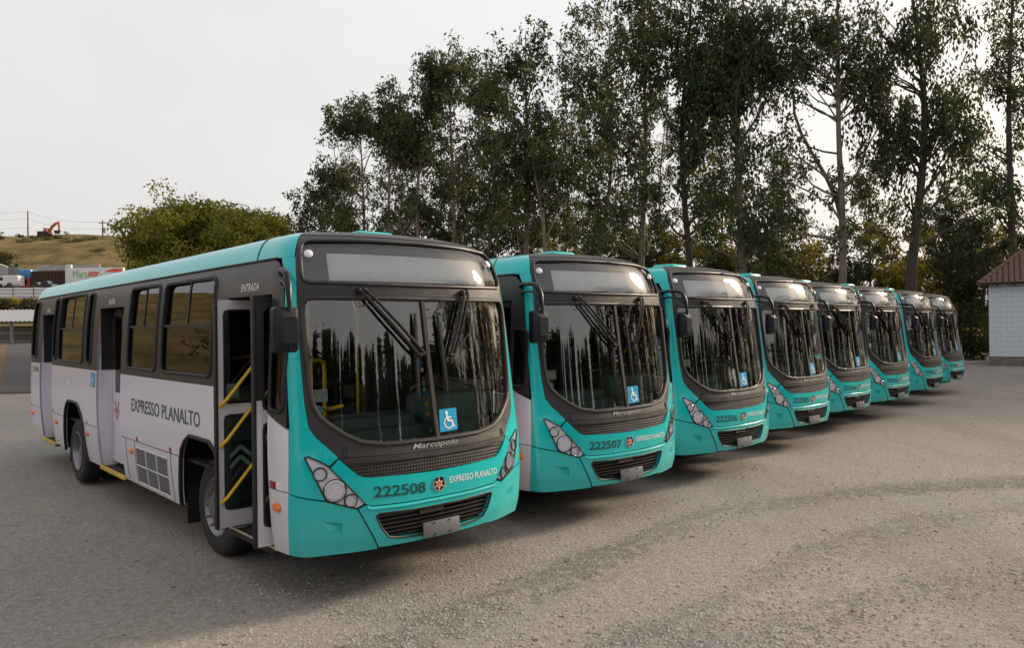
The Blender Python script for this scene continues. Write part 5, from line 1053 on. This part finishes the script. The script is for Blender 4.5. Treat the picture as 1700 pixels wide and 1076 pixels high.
a = at(172, 451, 124); link('red_swoosh', mesh_from('rsw', [(a.x-s0.x+x, -.025, a.z-(s1.z-1)+z) for x, z in ((0, 0), (1.6, .5), (3.0, .45), (3.0, -.35), (1.5, -.1))], [(0, 4, 3, 2, 1)], False), 'sign_red', bx_)
# hill-top poles, wires, excavator, bushes
def hz_(x, y): return float(hill_h(np.array([x]), np.array([y]))[0])
def pole(px, ytop, D, cross, label):
    p_ = at(px, 395, D); zb = hz_(p_.x, D); zt_ = at(px, ytop, D).z; r_ = empty('utility_pole', (p_.x, D, zb), 0, label, 'pole', 'utility poles on the hill')
    link('shaft', MB().tube([(0, 0, -1), (0, 0, zt_-zb)], [.20, .14], 8).mesh('ush'), 'wood_pole', r_)
    if cross:
        link('crossarm', MB().box(-1.0, 1.0, -.08, .08, zt_-zb-.7, zt_-zb-.5).mesh('uca', False), 'wood_pole', r_); link('transformer', MB().tube([(.55, 0, zt_-zb-3.2), (.55, 0, zt_-zb-1.9)], .38, 10).mesh('utr'), 'zinc', r_)
    return Vector((p_.x, D, zt_))
A = pole(46.5, 350, 205, False, 'thin plain pole on the hill crest beside the excavator'); Bp = pole(170.5, 366, 195, True, 'wooden pole with crossarm and transformer on the hill crest')
for k, (dz, o_) in enumerate(((-.3, 0), (-2.2, .3), (-4.6, 0))):
    for j, (p0, p1) in enumerate(((A+Vector((0, 0, dz)), Bp+Vector((0, 0, dz))), (Bp+Vector((0, 0, dz)), Bp+Vector((60, -6, dz-6))), (A+Vector((-60, 8, dz+3)), A+Vector((0, 0, dz))))):
        P = [p0.lerp(p1, f)-Vector((0, 0, 1.1*math.sin(math.pi*f))) for f in np.linspace(0, 1, 10)]
        link('overhead_wire', MB().tube(P, .028, 4).mesh('wire'), 'rubber', label='thin overhead wire strung from the hill-top poles', category='wire', group='overhead wires on the hill')
De = 200.; e0 = at(82, 388, De); exc = empty('excavator', (e0.x, De, hz_(e0.x, De)), 0, 'orange-red excavator with raised folded arm on the hill crest', 'excavator')
def ex(px, py): q = at(px, py, De); return Vector((q.x-e0.x, 0, q.z-exc.location.z))
def arm(pts, rr): return MB().tube([ex(*p_) for p_ in pts], rr, 6).mesh('arm')
link('boom', arm([(82, 386), (86, 377), (91, 372), (97, 369)], [.36, .42, .38, .28]), 'excavator_red', exc); link('stick', arm([(97, 368), (98, 376), (98.5, 383)], [.32, .28, .22]), 'excavator_red', exc)
link('bucket', arm([(99, 382), (97, 385.5), (92, 385), (90.5, 382.5)], [.35, .55, .5, .2]), 'cage_rust', exc)
c0 = ex(66, 386); link('body', MB().rbox(c0.x, ex(83, 386).x, -1.3, 1.3, c0.z-.6, ex(70, 384.5).z, .2).mesh('exb'), 'cage_rust', exc); link('cab', MB().rbox(ex(76, 386).x, ex(82, 386).x, -1.2, .2, c0.z, ex(78, 381).z+.3, .12).mesh('exc'), 'excavator_red', exc)
for s in (-1, 1): link('track', MB().rbox(c0.x, ex(84, 386).x, s*1.1-.3, s*1.1+.3, -.2, max(.5, c0.z-.5), .2).mesh('ext'), 'cage_gap', exc)
def shrub(px, py, D, rx, rz, lm, label, seed, n=26, per=60, hgt=None):
    p_ = at(px, py, D); zb = hz_(p_.x, D) if D > 62 else float(gbase(p_.x, D)); k = D/F_PX; zc = rz*k*.45 if D > 150 else max(rz*k*.6, p_.z-zb)
    rg = np.random.default_rng(seed); r_ = empty('shrub', (p_.x, D, zb), 0, label, 'shrub', 'shrubs on the hillside'); C = rg.normal(size=(n, 3)); C = C/np.linalg.norm(C, axis=1)[:, None]*(rg.random(n)**.4)[:, None]*(rx*k, rx*k*.7, rz*k)+(0, 0, zc)
    s_ = max(rx*k*.28, .3); Q, tn_ = leaves(C, per, (s_, s_, s_*.8), max(.22, s_*.4), .1, rg, .34, .35); link('foliage', quads('shr', Q, tn_), lm, r_)
    tb = MB()
    for q in C[:6]: limb(tb, (0, 0, -.2), q, .06, .02, rg, .08, 4)
    link('stem', tb.mesh('shs'), 'bark_dark', r_)
shrub(2, 415, 158, 22, 26, 'leaf_shrub', 'large grey-green shrub beside the sloping concrete wall', 601, 40, 70)
shrub(33, 385, 200, 7, 4, 'leaf_dark', 'small dark round shrub on the crest beside the plain pole', 602, 14, 50)
shrub(-2, 380, 190, 9, 10, 'leaf_shrub', 'pale shrub on the crest above the sloping wall', 603, 16, 50)
shrub(58, 391, 196, 7, 4, 'leaf_shrub', 'low shrub on the crest between the plain pole and the excavator', 604, 12, 50)
shrub(110, 385, 205, 5, 5, 'leaf_shrub', 'thin leafless-looking shrub on the crest past the excavator bucket', 605, 8, 22)
for i, (px, py, D, rx, rz) in enumerate(((70, 402, 190, 16, 5), (120, 408, 186, 18, 5), (40, 404, 186, 14, 5), (150, 405, 190, 14, 4), (95, 398, 194, 14, 4), (165, 420, 176, 12, 4), (20, 440, 160, 10, 6))):
    shrub(px, py, D, rx, rz, 'leaf_shrub', 'low dry scrub bush on the upper hillside grass', 620+i, 16, 42)
for i, (px, py, D, rx, rz) in enumerate(((5, 505, 80, 18, 8), (30, 503, 82, 20, 8), (50, 506, 79, 18, 7), (75, 504, 81, 16, 8))):
    shrub(px, py, D, rx, rz, 'leaf_sunlit' if i % 2 else 'leaf_shrub', 'weedy bush on the bank between the shed roof and the white fence', 640+i, 30, 60)

# trees added on the left, outside the frame, to break up the side-window reflections
for i, (x, y, h) in enumerate([(-40, 26, 7), (-46, 19, 9), (-43, 12, 6.5), (-50, 5, 9), (-45, -3, 7), (-52, -12, 8)]):
    tree('reflection_tree', 'loose green tree added out of view to break up the side-window reflections', (x, y, hz_(x, y)), h, .16, [(h*.72, 0, 0, h*.26, h*.24, 2), (h*.5, .4, .3, h*.28, h*.2, 1.4)], 'leaf_shrub', 'bark_dark', 700+i, 46, 60, .34, .3, (.7, .7, .6), group='added trees for the side-window reflections')

# unseen foliage mass added behind the conifers to close sky gaps in windscreen reflections
rg = np.random.default_rng(900); aa = R(84)+rg.random(4200)*R(100); rr = 62+rg.random(4200)*10
Cw = np.stack([rr*np.sin(aa), 7+rr*np.cos(aa), rg.random(4200)**.95*(8.0+4.2*np.clip((aa-R(95))/R(60), 0, 1)+.9*np.sin(aa*31)+.6*np.sin(aa*57))], -1)
Q, tn_ = leaves(Cw, 22, (1.3, 1.3, 1.0), 1.0, .2, rg, .34, .3)
link('gap_filler_wood', quads('gap_filler_wood', Q, tn_), 'leaf_dark', kind='stuff', label='dark unseen foliage mass added to close sky gaps in the windscreen reflections', category='wood')
